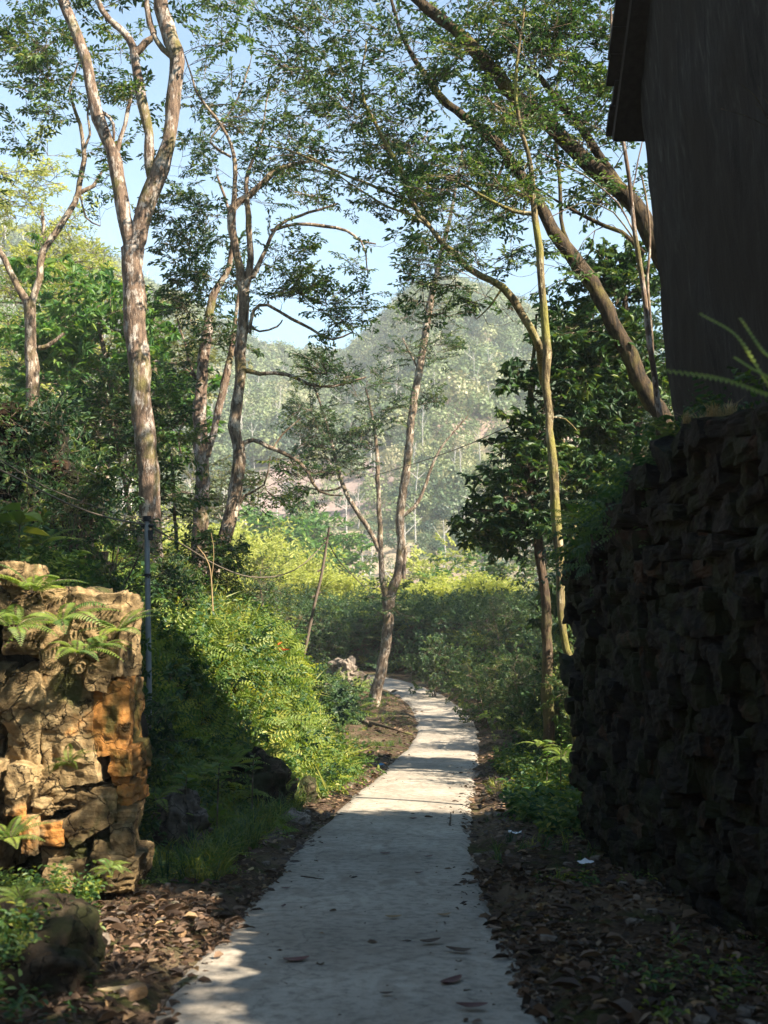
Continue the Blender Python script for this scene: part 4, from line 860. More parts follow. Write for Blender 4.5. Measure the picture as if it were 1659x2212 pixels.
def bankmask(x, y, z, s, d):
    l = (d < 0) * sstep(np.interp(s, SK, TL) - .55, np.interp(s, SK, TL) + .1, -d)
    r = (d > 0) * np.where(s < 12.5, sstep(2.5, 2.7, d), sstep(1.55, 2.1, d))
    return (l + r) * np.where((d > 0) & (y > 10.6) & (y < 16) & (x > 1.9) & (x < 8), .3, 1) * ~((d < 0) & (y < 7.95) & (-d < 3.6))
def vis(x, y): return np.abs(x) < .36 * np.maximum(y, 3) + 1.3
def under(name, label, n, rect, mask, protos, mat, scale, lift=0.0, tilt=.35, tvar=.2):
    p, s, d = scatter(n, *rect, mask); p = p - [0, 0, .03] + np.array([0, 0, 1]) * rng.uniform(0, 1, (len(p), 1)) * lift
    a, b = MB(), MB(); stamp(a, b, protos, p, rand_rot(len(p), tilt), scale * rng.uniform(.6, 1.3, len(p)), tvar)
    if b.V:
        nl = len(np.concatenate(a.Q))
    o = a.build(name, M[mat]); tag(o, kind='stuff'); o['label'] = label; return o
near = (-7, 7, 3.5, 24); mid = (-10, 12, 22, 58)
under('bank_ferns', 'ferns thickly covering both banks', 3600, near, lambda x, y, z, s, d: bankmask(x, y, z, s, d) * vis(x, y) * clump(x, y, .9, 41, -.15, .2), FL, 'fern', 1.0, .25)
under('bank_ferns', 'smaller ferns on the far banks', 1500, mid, lambda x, y, z, s, d: bankmask(x, y, z, s, d) * vis(x, y), FL, 'fern', 1.3, .3)
under('bank_herbs', 'leafy weeds and creepers tangled over the banks', 8000, near, lambda x, y, z, s, d: bankmask(x, y, z, s, d) * vis(x, y), HB, 'herb', 1.0, .35, .5)
under('outcrop_creepers', 'creepers hanging over the earth behind the outcrop', 2600, (-5, -1, 7.9, 10.5), lambda x, y, z, s, d: bankmask(x, y, z, s, d), VN, 'leaf_mid', .8, .2, 1.0)
M['fern_shade'] = leaf_mat('fern_shade', [(.015, .05, .03), (.03, .085, .04), (.06, .12, .045), (.1, .15, .05)], trans=.35)  # darker copy of the fern greens, shade put into the colour
M['straw_green'] = leaf_mat('straw_green', [(.08, .14, .03), (.16, .2, .04), (.26, .27, .06), (.36, .32, .1)], trans=.4)
under('bank_grass', 'long yellow-green grass tufts on the sunny bank', 2600, (-6, 0, 10, 22), lambda x, y, z, s, d: (d < 0) * bankmask(x, y, z, s, d) * clump(x, y, 1.3, 63, -.1, .2), GR, 'straw_green', 1.3, .1, .45)
under('mound_moss', 'moss and small weeds over the mossy mound', 900, (-2.3, -1.45, 4.7, 6.2), lambda x, y, z, s, d: 1. * (x < -1.5), HB, 'herb', .45, .3, .5)
def facemask(x, y, z, s, d):
    tl = np.interp(s, SK, TL); wl = np.interp(s, SK, WL); return (d < 0) * (-d > tl - .15) * (-d < tl + wl + .3)
under('bank_face_ferns', 'ferns hanging over the steep face of the left bank', 9000, (-3.5, .2, 8, 21), lambda *a: facemask(*a) * .75, FL, 'fern', .8, .1, .9)
under('bank_face_herbs', 'creepers and weeds clothing the steep face of the left bank', 9000, (-3.5, .2, 8, 21), lambda *a: facemask(*a), HB, 'herb', 1.0, .15, 1.0)
under('foot_ferns', 'low ferns and grass at the foot of the left bank', 3200, (-3.2, 0, 8.2, 19), lambda x, y, z, s, d: (d < 0) * (-d > 1.25 + .25 * vnoise(np.stack([x * 2, y * 2, x * 0], -1), 4)) * (-d < np.interp(s, SK, TL) + .2) * .8, FL, 'fern', .55, 0, .3)
under('foot_grass', 'tufts of grass at the foot of the left bank', 3600, (-3.2, 0, 8.2, 19), lambda x, y, z, s, d: (d < 0) * (-d > 1.15) * (-d < np.interp(s, SK, TL) + .2), GR, 'herb', .8, 0, .3)
under('right_verge_weeds', 'leafy weeds crowding the right verge beyond the wall', 5200, (.5, 3.6, 11, 21), lambda x, y, z, s, d: (d > 1.35 + .3 * vnoise(np.stack([x * 2, y * 1.5, x * 0], -1), 6)) * (d < 2.6), HB, 'herb', 1.1, 0, .35)
under('bank_herbs', 'broad-leaved weeds on the shady banks', 1500, near, lambda x, y, z, s, d: bankmask(x, y, z, s, d) * vis(x, y) * clump(x, y, .8, 12, 0, .3), HBb, 'herb', 1.0, .2, .4)
under('bank_creepers', 'dark creeping twigs and leaves over the banks', 5200, near, lambda x, y, z, s, d: bankmask(x, y, z, s, d) * vis(x, y), VN, 'leaf_mid', .9, .3, .6)
under('far_undergrowth', 'dark bushy undergrowth along the far side of the path', 12000, mid, lambda x, y, z, s, d: bankmask(x, y, z, s, d) * vis(x, y) * ((d > 0) | (s < 33)), VN, 'leaf_dark', 1.5, .95, .7)
under('verge_grass', 'thin grass and weeds on the verges', 5000, (-5, 6, 8, 44), lambda x, y, z, s, d: (np.abs(d) > .95) * clump(x, y, .8, 77, -.05, .3) * np.where(s < 12.4, (d < 2.0), 1) * vis(x, y), GR, 'herb', .55, 0, .3)
under('verge_herbs', 'low green weeds beside the path', 2600, (-5, 6, 9, 44), lambda x, y, z, s, d: (np.abs(d) > 1.05) * clump(x, y, .7, 78, 0, .35) * np.where(s < 12.4, (d < 2.0), 1) * vis(x, y), HB, 'herb', .6, 0, .3)
under('verge_herbs', 'short dark weeds on the shaded verges near the front', 1800, (-3, 2.1, 3.5, 12), lambda x, y, z, s, d: (np.abs(d) > 1.1) * clump(x, y, 1.1, 79, .0, .35), HB, 'herb', .5, 0, .3)

# hedge-like thickets as individual shrubs beyond the bend and along the right bank
def shrub_proto(k, n, leafp, mat, scale, r=(1, 1, .8)):
    t_ = Tree(10); t_.wobble = 0
    for i in range(5):
        a = i * 1.26 + k; t_.free([[0, 0, -.3], [math.cos(a) * .2, math.sin(a) * .2, .35], [math.cos(a) * .5, math.sin(a) * .5, .95]], [.02, .015, .006], main=False, k=5)
    A = t_.blobs([(0, 0, .75, r[0], r[1], r[2], n)], px=False, gap=.3); t_.grow(A, leafp, scale, spr=3, thin=.95)
    return t_.finish('shrub', 'x', 'shrub', 'twig', mat)
sp_ = [shrub_proto(0, 60, SPs, 'leaf_dark', .8), shrub_proto(1, 60, SP, 'leaf_mid', .75), shrub_proto(2, 60, SPbig, 'leaf_dark', .7)]
shr = [(1330, 1210, 15.4, .7, 'dark shrub crowding the far end of the stone wall'), (1290, 1330, 17, .8, 'dark shrub low behind the wall end'), (1215, 1400, 19, .8, 'shrub at the foot of the lower right bank'), (1150, 1370, 24, .9, 'shrub on the right bank under the broadleaf tree'), (1040, 1350, 30, .9, 'shrub at the middle of the dark right bank'), (940, 1370, 38, .9, 'shrub on the dark bank right above the bend'), (870, 1350, 48, 2.0, 'rounded shrub straight behind the bend of the path'), (760, 1375, 49, 2.0, 'shrub left of the bend tree at the end of the path'), (690, 1375, 46, 1.3, 'shrub beside the foot of the wooden post'), (1090, 1320, 40, 1.0, 'taller shrub against the valley trees at right'), (1265, 1310, 23, .9, 'shrub under the yellow-green trunk'),
    (1330, 1080, 18.5, 1.3, 'dark shrub above the wall beside the fern fronds'), (1400, 960, 18, 1.4, 'dark shrub filling the gap at the house corner'), (1450, 1000, 13.4, .5, 'small dark shrub on the wall top next to the house'), (120, 900, 13.6, .8, 'dark bush on top of the ruined stone wall'), (60, 870, 14.5, .8, 'bush above the ruined wall at the left edge'), (470, 1225, 18, .6, 'dark leafy bush at the foot of the leaning tree'), (370, 1250, 13.5, .4, 'shrub on the bank right of the metal pole'), (230, 1120, 11.5, .8, 'dark leafy shrub left of the metal pole'), (120, 1110, 10.8, .7, 'dark leafy shrub above the outcrop'), (260, 1210, 10.0, .55, 'low shrub just behind the outcrop top')]
for i, (u, v, Z, s_, lab) in enumerate(shr):
    r = sp_[i] if i < 3 else copy_tree(sp_[i % 3]); p = P(u, v, Z); hz_ = Hz(p[0], p[1]); r.location = (p[0], p[1], hz_); s2 = float(np.clip((p[2] - hz_) / 1.1, .4 * s_, 1.25 * s_)); r.scale = (s_, s_, s2); r.rotation_euler = (0, 0, i * 2.1); r['label'] = lab; r['group'] = 'shrubs on the banks'

a_, b_ = MB(), MB(); n_ = 420; yy = rng.uniform(7.4, 11.1, n_); xx = rng.uniform(1.82, 2.45, n_); zz = np.interp(yy, [7.4, 8.2, 9.2, 10, 11], [2.66, 2.42, 2.26, 2.15, 2.0]) - np.clip(1.97 - xx, 0, 1) * 2.2 + .03
stamp(a_, b_, FL + HB, np.stack([xx, yy, zz], -1), rand_rot(n_, .6), rng.uniform(.5, 1.1, n_), .2); o = a_.build('wall_top_growth', M['fern_shade']); tag(o, kind='stuff'); o['label'] = 'ferns and weeds tangled over the top of the dark stone wall'
a_, b_ = MB(), MB(); q_ = np.array([P(rng.uniform(-20, 160), rng.uniform(870, 1060), rng.uniform(11.9, 12.4)) for _ in range(110)])
stamp(a_, b_, VN + HB, q_, rand_rot(110, .9), rng.uniform(.6, 1.1, 110), .2); o = a_.build('ruin_creepers', M['leaf_dark']); tag(o, kind='stuff'); o['label'] = 'dark creepers hanging over the ruined stone wall'; b_.build('creeper_stems', M['twig'], o)
# distinct ferns
fp = []
for k in range(4):
    pr = fern_proto(9, .5, 20, .45 + .1 * k); r = empty('fern', (0, 0, 0), 'x', 'fern', 'ferns on the rocks and banks')
    obj('fronds', mesh('fronds', pr.LV, pr.LQ, M['fern'], pr.LT), r); obj('stalks', mesh('stalks', pr.SV, pr.SQ, M['twig'], np.full(len(pr.SV), .5)), r); fp.append(r)
ferns = [(70, 1262, 7.2, .75, 'fern at the left edge on the top of the outcrop'), (30, 1340, 7.0, .7, 'fern hanging down the left edge of the outcrop'), (135, 1330, 7.15, .8, 'shaded fern in the upper middle of the outcrop'), (215, 1390, 7.1, .6, 'fern on the upper right corner of the outcrop'), (255, 1350, 7.3, .65, 'fern overhanging the right end of the outcrop'), (150, 1640, 7.1, .38, 'little fern growing from the dark slab of the outcrop'), (165, 1400, 7.0, .6, 'drooping fern in the outcrop crevice'),
    (240, 1870, 6.9, .35, 'tiny fern near the foot of the outcrop'), (20, 1800, 6.6, .5, 'fern low at the left edge of the photo'), (45, 1930, 5.2, .35, 'small fern on the mossy boulder'), (55, 2140, 4.9, .35, 'fern in the bottom left corner among dead leaves'), (150, 1060, 9.8, .7, 'sunlit fern high on the left slope'), (90, 1150, 9.2, .7, 'broad fern above the outcrop'), (230, 1260, 9.4, .7, 'fern just behind the outcrop'),
    (420, 1380, 11.0, .8, 'bright fern on the bank top next to the pole'), (380, 1470, 10.6, .7, 'fern on the bank below the pole top'), (480, 1350, 12.3, .9, 'bright fern on the crest of the bank'), (540, 1390, 13.0, .9, 'bright fern in the middle of the bank'), (600, 1400, 14.0, .9, 'bright fern near the right end of the bank crest'), (650, 1420, 15.2, .9, 'arching fern on the right shoulder of the bank'), (680, 1450, 16.0, .8, 'last fern at the right end of the bank'), (500, 1470, 11.8, .8, 'fern on the lit bank slope'), (440, 1500, 10.9, .7, 'fern above the grey rock'), (590, 1500, 13.0, .8, 'fern halfway down the bank'),
    (380, 1760, 9.6, .8, 'shaded fern at the foot of the bank beside the outcrop'), (460, 1750, 10.2, .7, 'shaded fern at the foot of the bank'), (340, 1700, 9.2, .8, 'fern right beside the outcrop foot'), (540, 1700, 11.8, .6, 'fern on the lit patch left of the path'), (620, 1680, 12.8, .6, 'fern by the lit verge left of the path'),
    (1290, 1130, 10.4, 1.0, 'large dark fern on the wall top'), (1340, 1120, 9.9, .9, 'dark fern leaning over the wall edge'), (1245, 1170, 10.6, .9, 'fern at the far end of the wall top'), (1265, 1110, 10.6, .9, 'feathery fern above the wall end'), (1400, 1070, 9.2, .7, 'fern below the house corner on the wall'), (1260, 1200, 10.4, .6, 'fern frond drooping down the wall face'), (1, 0, 10.85, 1.1, 'fern spilling over the wall top at its far end'), (1, 0, 10.3, 1.0, 'fern on the wall top, second from its far end'), (1, 0, 9.7, 1.1, 'fern on the wall top, third from its far end'), (1, 0, 9.1, .9, 'fern on the sloping wall top below the house'), (1, 0, 8.5, .8, 'fern beside the dry roots on the wall top'), (1, 0, 7.7, .6, 'little fern under the house wall'), (1215, 1610, 13.4, .7, 'fern at the foot of the wall end'), (1170, 1560, 15.0, .7, 'fern on the right verge beside the wall end'), (1060, 1440, 25, 1.2, 'fern at the sunny foot of the right bank')]
for i, (u, v, Z, s_, lab) in enumerate(ferns):
    r = fp[i] if i < 4 else copy_tree(fp[i % 4]); p = P(u, v, Z)
    if u < 330 and v > 1240 and Z < 8: q = p - [0, 0, .08 * s_]
    elif u > 1200 and v < 1250: q = p - [0, 0, .1]
    else: h_ = Hz(p[0], p[1]); q = np.array([p[0], p[1], min(max(p[2] - .15 * s_, h_), h_ + .55)])
    if v == 0: q = np.array([1.97, Z, np.interp(Z, [7.6, 8.2, 9.2, 10, 11], [2.74, 2.55, 2.38, 2.27, 2.12])])
    r.location = q; r.scale = (s_,) * 3; r.rotation_euler = (rng.normal(0, .2), rng.normal(0, .2), i * 1.7); r['label'] = lab
# near out-of-focus fern at the right edge
def near_fern():
    base = P(1700, 900, 3.3); r = empty('near_fern', base, 'bright green fern fronds reaching in from the right edge, out of focus', 'fern')
    for pts in ([(1700, 900), (1640, 800), (1590, 725), (1515, 680)], [(1720, 870), (1650, 850), (1560, 820), (1430, 800)], [(1740, 880), (1700, 800), (1650, 760), (1600, 690)], [(1720, 860), (1660, 815), (1630, 800), (1590, 775)]):
        lf, st = MB(), MB(); p = catmull([P(u, v, 3.3 - .1 * i) for i, (u, v) in enumerate(pts)], .02); tube(st, p, np.linspace(.003, .001, len(p)), 4)
        n = 26; u = np.repeat(np.linspace(.1, .99, n), 2); sg = np.tile([1, -1], n)[:, None]; s0 = np.linspace(0, 1, len(p)); q = np.stack([np.interp(u, s0, p[:, k]) for k in range(3)], -1); tg = unit(np.gradient(p, axis=0)); tq = np.stack([np.interp(u, s0, tg[:, k]) for k in range(3)], -1)
        nr = unit(np.array([.2, -.6, .8])) * np.ones((len(u), 1)); sd = unit(np.cross(tq, nr)); lf.add(*leaf_geo(q, sd * sg + tq * .4, nr, .032 * (1.05 - .7 * u), .011, .6)); f = lf.build('frond', M['fern'], r, base); st.build('stalk', M['twig'], f)
near_fern()
# large-leaved plants, distinct
def plant(label, u, v, Z, L, n, h, mat='herb', cat='plant', name='broadleaf_plant', asp=.45, up=.3):
    p = P(u, v, Z); hz_ = Hz(p[0], p[1]); r = empty(name, (p[0], p[1], min(p[2], hz_ + .5) - .02), label, cat); lf, st = MB(), MB()
    e = np.array([.02, -.03, h]); tube(st, [[0, 0, -.3], e * .5, e], [.008, .006, .003], 5); th = np.arange(n) * 2.4; q = e * np.linspace(.45, 1, n)[:, None]
    dr = np.stack([np.cos(th), np.sin(th), np.full(n, up) + rng.normal(0, .2, n)], -1); lf.add(*leaf_geo(q, dr, np.tile([0, 0, 1.], (n, 1)) + rng.normal(0, .2, (n, 3)), L * rng.uniform(.7, 1.1, n), L * asp, np.clip(rng.normal(.6, .15, n), 0, 1), droop=.3))
    lf.build('leaves', M[mat], r); st.build('stem', M['twig'], r)
plant('broad-leaved plant with long drooping leaves on the dark left slope', 85, 1200, 8.6, .3, 8, .35)
plant('broad-leaved plant in the middle of the left slope above the outcrop', 150, 1190, 8.9, .26, 9, .3)
plant('broad-leaved plant near the left edge below the wire', 40, 1170, 8.8, .28, 8, .3)
plant('bright little sapling with a whorl of leaves in front of the dark rock', 545, 1610, 11.4, .13, 7, .22)
plant('pale blue-green big-leaved weed below the grey rock', 400, 1640, 9.4, .16, 7, .2)
plant('red-leaved tuft on the crest of the bank', 597, 1335, 15.2, .16, 12, .15, 'red', asp=.12)
plant('large-leaved weed on the bank foot in shade', 470, 1660, 10.0, .14, 8, .25)
plant('upright leafy weed in the sunlit gap right of the path', 1210, 1640, 13.0, .09, 14, .5, 'leaf_bright')
plant('leafy weed beside the wall end right of the path', 1235, 1700, 12.7, .09, 14, .5, 'leaf_bright')
plant('leafy weed on the right verge beneath the sunny patch', 1180, 1680, 13.6, .08, 12, .35, 'leaf_bright')
for (u, v, Z, lab) in ((1500, 945, 7.6, 'tuft of dry brown grass catching light on the wall top'), (1560, 905, 7.0, 'dry grass tuft on the wall top nearest the right edge'), (1465, 1000, 8.6, 'dry roots and grass hanging from the wall top')):
    p = P(u, v, Z); lf, st = MB(), MB(); pr = [grass_proto(.22, 60)]; m = 10; stamp(lf, st, pr, rng.normal(0, .09, (m, 3)) * [1, 1, .2], rand_rot(m, .5), rng.uniform(.35, .7, m), .2)
    o = lf.build('dry_grass', M['dry']); o.location = p - [0, 0, .05]; tag(o, lab, 'grass')
# dead twiggy stem
t = Tree(12.8); t.limb([(458, 1320, 3.5), (457, 1250, 3), (450, 1215, 3), (425, 1180, 2)], wob=.03, k=5); t.limb([(457, 1250, 2), (462, 1200, 1.5), (455, 1150, 1)], k=4); t.finish('dead_stem', 'thin dry stem standing on the bank crest in front of the leaning tree', 'stem', 'dry', 'herb')

# leaf litter
def litter():
    lf = MB()
    def put(n, rect, mask, L, W=.45, flat=.35):
        p, s, d = scatter(n, *rect, mask); n = len(p); a = rng.uniform(0, 6.28, n); dr = np.stack([np.cos(a), np.sin(a), rng.normal(0, flat * .5, n)], -1); l = L * rng.lognormal(-.35, .45, n)
        on = np.abs(d) < .8; p[:, 2] = np.where(on, p[:, 2] + .05, p[:, 2] + rng.uniform(.0, .03, n))
        lf.add(*leaf_geo(p, dr, np.tile([0, 0, 1.], (n, 1)) + rng.normal(0, flat, (n, 3)), l, l * W * rng.uniform(.7, 1.3, n), np.clip(rng.beta(1.6, 2.6, n) , 0, 1), fold=rng.uniform(.05, .4), droop=rng.uniform(-.15, .3)))
    verge = lambda x, y, z, s, d: (np.abs(d) > .72) * (1 - .8 * sstep(1.2, 3.0, np.abs(d))) * np.where(s < 12.5, d < 2.15, 1) * (.25 + .75 * clump(x, y, 1.4, 55, -.3, .15))
    put(26000, (-3.2, 2.2, 3.2, 9), verge, .062); put(24000, (-3.2, 3.2, 9, 19), verge, .07); put(14000, (-4, 5, 19, 40), verge, .09)
    o = lf.build('leaf_litter', M['litter']); tag(o, kind='stuff'); o['label'] = 'brown dead leaves strewn over both verges'
    lf = MB(); pathm = lambda x, y, z, s, d: (np.abs(d) < .8) * (.06 + .6 * sstep(.3, .8, d) + .4 * sstep(.62, .8, -d)) * clump(x, y, 1.3, 90, -.3, .3)
    put(3800, (-1.2, 1.6, 3.4, 20), pathm, .065, .45, .3); put(9000, (-1.2, 1.6, 3.4, 14), lambda *a: pathm(*a) * .5 + .04 * (np.abs(a[4]) < .8), .014, .5, .3); put(1200, (-1, 3, 14, 34), pathm, .07)
    o = lf.build('path_litter', M['litter']); tag(o, kind='stuff'); o['label'] = 'small dead leaves and crumbs scattered on the concrete path'
litter()
# grit / small stones on verges
mb = MB(); p, s, d = scatter(1500, -3, 2.2, 3.4, 22, lambda x, y, z, s, d: (np.abs(d) > .8) * (np.abs(d) < 1.9) * .6)
for i, q in enumerate(p): rr = rng.uniform(.012, .05); rock(mb, q + [0, 0, rr * .2], (rr * 2, rr * 1.5, rr), 2, i, .5, .3, 1.5, rotz(rng.uniform(0, 3)), T=rng.random())
o = mb.build('gravel', M['grey_stone']); tag(o, kind='stuff'); o['label'] = 'small stones and grit on the verges'

# individual fallen leaves on the path
def fallen(label, u, v, Z, L, tint, rot, curl=.3, mat='litter', name='fallen_leaf', W=.45):
    lf = MB(); n = 7; t_ = np.linspace(0, 1, n); w_ = L * W * np.sin(np.pi * (t_ * .92 + .05)) ** .7; V = []
    for i in range(n):
        x = (t_[i] - .5) * L; z0 = curl * L * ((t_[i] - .5) ** 2) * 1.4
        V += [(x, -w_[i] / 2, z0 + curl * w_[i] * .6), (x, 0, z0), (x, w_[i] / 2, z0 + curl * w_[i] * .5)]
    V = np.array(V) @ rotz(rot).T; I = np.arange(n * 3).reshape(n, 3); lf.add(V, np.stack([I[:-1, :-1], I[1:, :-1], I[1:, 1:], I[:-1, 1:]], -1).reshape(-1, 4), tint)
    o = lf.build(name, M[mat], None, None, True); p = P(u, v, Z); o.location = (p[0], p[1], Hz(p[0], p[1]) + .055); tag(o, label, 'leaf')
def ground_Z(u, v):
    lo, hi = 3.0, 60.0
    for _ in range(40):
        m = (lo + hi) / 2; p = P(u, v, m)
        if p[2] > Hz(p[0], p[1]) + .02: lo = m
        else: hi = m
    return lo
M['deadred'] = leaf_mat('deadred', [(.05, .015, .015), (.1, .03, .025), (.16, .07, .04)], trans=.05)
for (u, v, L, tn, rt, mt, lab) in ((640, 2092, .13, .5, .3, 'deadred', 'big curled reddish-brown dead leaf on the path in the near patch of sun'), (617, 1930, .07, .3, .1, 'deadred', 'dark curled leaf on the path just above the near sun patch, left one'), (612, 1970, .06, .2, 1.2, 'deadred', 'small crumpled dark leaf at the top of the near sun patch'), (832, 1853, .09, .6, .1, 'deadred', 'maroon dead leaf in the middle of the shaded path'), (925, 1860, .08, .4, .3, 'deadred', 'dark leaf right of the maroon leaf on the path'), (893, 1775, .09, .4, .3, 'deadred', 'dark pair-like leaf on the path below the sunlit stretch'),
    (850, 1995, .1, .9, .1, 'litter', 'yellowish leaf in the middle of the shaded path'), (905, 1896, .07, .3, .2, 'deadred', 'small dark leaf near the right side of the path'), (835, 1755, .05, .7, .2, 'deadred', 'tiny red leaf at the edge of the sunlit stretch'), (828, 1688, .07, .5, .2, 'deadred', 'brown leaf lying on the first sunlit band'), (930, 2050, .12, .25, .4, 'litter', 'brown curled leaf at the right of the near path'), (990, 2070, .13, .3, -.3, 'litter', 'long brown dead leaf near the right edge of the path'), (975, 2140, .14, .15, .8, 'deadred', 'dark dead leaf heap piece at the bottom right of the path'), (960, 1990, .09, .85, .3, 'litter', 'yellow-brown leaf on the right half of the path'), (1070, 2020, .1, .75, -.8, 'litter', 'pinkish brown leaf on the right verge'), (1020, 2195, .13, .2, 0, 'deadred', 'dark leaf at the bottom edge right of centre'), (520, 1955, .05, .6, .3, 'litter', 'little pale leaf on the left side of the path'),
    (542, 1890, .09, 1.0, 1.4, 'dry', 'pale yellow leaf in the dark litter left of the path'), (240, 2160, .11, .8, .4, 'dry', 'yellow-orange dead leaf at the bottom left'), (835, 2165, .06, .2, .2, 'litter', 'small dark leaf at the bottom centre of the path'), (1025, 1690, .08, .6, 0, 'deadred', 'reddish leaf at the right edge of the sunlit stretch'), (1190, 1890, .09, .9, .4, 'litter', 'light brown leaf on the dark right verge')):
    Z = ground_Z(u, v); fallen(lab, u, v, Z, L, tn, rt, .35, mt)
def stick(label, pts, r=.006, mat='twig', name='stick', cat='stick'):
    Q = []
    for (u, v, up) in pts: Z = ground_Z(u, v); p = P(u, v, Z); Q.append([p[0], p[1], Hz(p[0], p[1]) + .05 + up])
    mb = MB(); c = catmull(Q, .05); c += rng.normal(0, .002, c.shape); tube(mb, c, np.linspace(r, r * .5, len(c)), 6, .15); o = mb.build(name, M[mat], None, c[0], True); o.location = c[0]; tag(o, label, cat)
stick('thin dark twig lying across the left of the shaded path', [(650, 1903, 0), (675, 1905, 0), (700, 1909, 0)], .006)
stick('short stub of stick pointing up at the right edge of the path', [(972, 1790, 0), (974, 1772, .05)], .011)
stick('dark fallen branch on the left verge reaching the path', [(800, 1572, .1), (845, 1585, .1), (892, 1592, .02)], .05, 'bark_dark', 'fallen_branch', 'branch')
stick('pale dead log slanting down the left verge', [(705, 1500, .25), (735, 1520, .2), (760, 1545, .1), (800, 1570, 0)], .11, 'bark_pale', 'fallen_log', 'log')
def scrap(label, u, v, w_, mat, name='litter_scrap'):
    Z = ground_Z(u, v); p = P(u, v, Z); mb = MB(); n = 7; a = np.linspace(-.5, .5, n); X, Y = np.meshgrid(a, a, indexing='ij'); V = np.stack([X.ravel() * w_, Y.ravel() * w_ * .7, X.ravel() * 0], -1); V[:, 2] = .35 * w_ * fbm(V / w_ * 2.2 + u, 4, 3) + .03 + .25 * w_; V[:, 0] += .15 * w_ * vnoise(V * 30, 3); I = np.arange(n * n).reshape(n, n)
    mb.add(V, np.stack([I[:-1, :-1], I[1:, :-1], I[1:, 1:], I[:-1, 1:]], -1).reshape(-1, 4)); o = mb.build(name, M[mat]); o.location = (p[0], p[1], Hz(p[0], p[1])); tag(o, label, 'litter')
scrap('crumpled white paper scrap on the dark verge at right', 1268, 1872, .12, 'paper'); scrap('blue plastic scrap on the left verge beyond the sunlit stretch', 822, 1657, .14, 'blue'); scrap('pale grey scrap on the right verge', 1115, 1808, .12, 'paper')

# ---- pole, post and wires
b = P(322, 1500, 10.4); tp = P(317, 1122, 10.4); hb = Hz(b[0], b[1]); r = empty('metal_pole', (b[0], b[1], min(hb, b[2])), 'thin grey metal pole carrying a wire on the left bank', 'pole'); O = np.array(r.location)
mb = MB(); tube(mb, [[b[0], b[1], min(hb, b[2]) - .2], b, tp], [.026, .026, .024], 10); mb.build('shaft', M['metal'], r, O, True)
mb = MB(); tube(mb, [tp - [0, 0, .02], tp + [0, 0, .03]], .04, 10); tube(mb, [tp + [-.05, 0, -.06], tp + [.06, 0, -.06]], .018, 8); tube(mb, [tp + [.04, -.02, -.1], tp + [.045, -.02, -.19]], .022, 8); mb.build('insulator', M['black'], r, O)
c = P(319, 1242, 10.4); mb = MB(); tube(mb, [c - [0, 0, .012], c + [0, 0, .012]], .034, 10); tube(mb, [c + [-.05, -.02, 0], c + [.02, -.03, -.02]], .008, 6); mb.build('clamp', M['black'], r, O)
pz = 18.5; pb = P(672, 1340, pz); r = empty('wooden_post', (pb[0], pb[1], Hz(pb[0], pb[1])), 'weathered wooden post leaning right at the far end of the bank', 'post'); O = np.array(r.location); pt = P(712, 1138, pz)
mb = MB(); bb = pb - (pt - pb) * max(.05, (pb[2] - O[2] + .3) / (pt[2] - pb[2])); c_ = catmull([bb, pb, (pb + pt) / 2 + [.02, 0, 0], pt], .15); tube(mb, c_, np.linspace(.034, .02, len(c_)), 8, .3); mb.build('shaft', M['wood'], r, O, True)
for v in (1165, 1235, 1290):
    mb = MB(); q = P(700 - (v - 1165) * .2, v, pz); tube(mb, [q, q + [.14, 0, .09]], [.018, .01], 5); mb.build('stub', M['wood'], r, O)
def wire(label, pts, rad=.008, sag=0):
    c_ = catmull([P(*q) for q in pts], .3); mb = MB(); tube(mb, c_, rad, 5); o = mb.build('overhead_wire', M['wire'], None, c_[0], True); o.location = c_[0]; tag(o, label, 'wire')
wire('twisted pale wire running from the left edge down to the metal pole', [(-60, 985, 8.6), (60, 1045, 9.0), (150, 1090, 9.4), (240, 1120, 10), (317, 1133, 10.4)], .008)
wire('wire sagging from the metal pole to the wooden post', [(317, 1133, 10.4), (400, 1180, 13), (470, 1222, 14.5), (540, 1246, 16), (610, 1242, 17), (660, 1215, 17.8), (706, 1168, 18.5)], .009)
wire('wire dropping right from the wooden post', [(706, 1168, 18.5), (740, 1220, 24), (800, 1280, 33)], .011)
wire('second thin wire above the first at the left edge', [(-60, 955, 8.8), (60, 1030, 9.6), (140, 1070, 10.4), (300, 1120, 12), (430, 1130, 20)], .005)
wire('dark wire crossing the valley view right of centre', [(800, 1030, 30), (900, 1000, 27), (1000, 965, 24), (1080, 930, 21), (1190, 885, 17)], .011)
# small pale roof far in the valley
p = P(665, 1238, 190); r = empty('valley_shed', (p[0], p[1], p[2] - 3), 'tiny pale blue-white shed roof far down in the clearing', 'shed'); mb = MB(); box_prim(mb, (0, 0, 1.4), (6.5, 4, 2.8)); mb.build('wall', M['earth'], r)
mb = MB(); box_prim(mb, (0, -1.1, 3.1), (7.2, 2.7, .12), rot=np.array(Matrix.Rotation(.35, 3, 'X'))); box_prim(mb, (0, 1.25, 3.1), (7.2, 2.6, .12), rot=np.array(Matrix.Rotation(-.35, 3, 'X'))); mb.build('roof', M['roofwhite'], r)

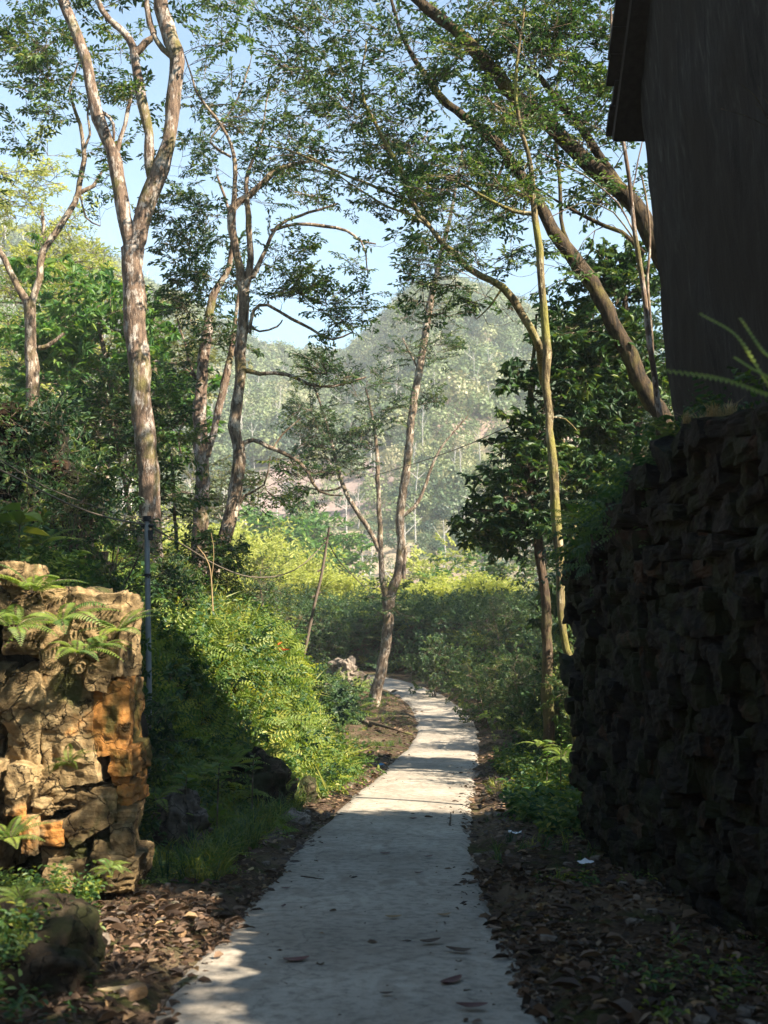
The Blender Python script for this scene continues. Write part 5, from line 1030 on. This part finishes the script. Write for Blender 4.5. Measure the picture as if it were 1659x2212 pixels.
# ---- trees added for their shade, around the camera and up the right slope
gen_tree('terrace_shade_tree', 'leafy tree added unseen on the terrace behind the viewer to shade the near path', 'tree', (4.0, .35, 2.8), 4.6, 1.6, 'bark_dark', 'leaf_dark', SP, 150, spr=3, low=.15, gap=.35, ns=6)  # added out of view, keeps sun off the nearest path
gen_tree('terrace_shade_shrub', 'low leafy tree added unseen on the terrace between the viewer and the house to block the sun', 'tree', (3.9, 4.5, 2.8), 3.3, 1.1, 'bark_dark', 'leaf_dark', SP, 90, spr=3, low=.1, gap=.3, ns=6)  # added out of view, blocks sun beyond the near patch
for (x, y, z, h, cr, lab) in ((-4.5, -3.5, 2.0, 9, 4.2, 'added shade tree behind the viewer on the left bank'), (-6.5, 4.0, 3.0, 9.5, 3.6, 'added shade tree on the slope left of the viewer'), (-1.5, -9, 1.0, 10, 4.5, 'added shade tree standing over the path far behind the viewer')):  # unseen trees added to cut sky light in the foreground
    gen_tree('shade_tree', lab, 'tree', (x, y, z), h, cr, 'bark_dark', 'leaf_dark', SP, 130, spr=3, scale=1.5, low=.4, gap=.3, ns=7)
gen_tree('tall_shade_tree', 'tall tree added unseen on the terrace right of the viewer to shade the left slope', 'tree', (5.6, 4.0, 2.9), 10.8, 3.0, 'bark_dark', 'leaf_dark', SP, 150, spr=3, scale=1.3, low=.7, gap=.35, ns=6)  # added out of view, crown placed to shade the left slope
for i, (x, y, hh, cr, lab) in enumerate(((9.5, 27, 11, 3.6, 'added shade tree high on the right slope, nearest beyond the house'), (11, 34, 12, 4.0, 'added shade tree high on the right slope, second beyond the house'), (9, 41, 11, 3.8, 'added shade tree on the right slope above the bend of the path'), (13, 47, 12, 4.2, 'added shade tree on the right slope, farthest from the viewer'), (6.0, 45, 7, 2.6, 'small added shade tree on the right slope behind the broadleaf tree'))):  # added to throw shade on the bank beyond the bend
    gen_tree('slope_shade_tree', lab, 'tree', (x, y, Hz(x, y)), hh, cr, 'bark_dark', 'leaf_dark', SP, 120, spr=3, scale=1.6, low=.25, gap=.3, ns=7, squash=1.4)
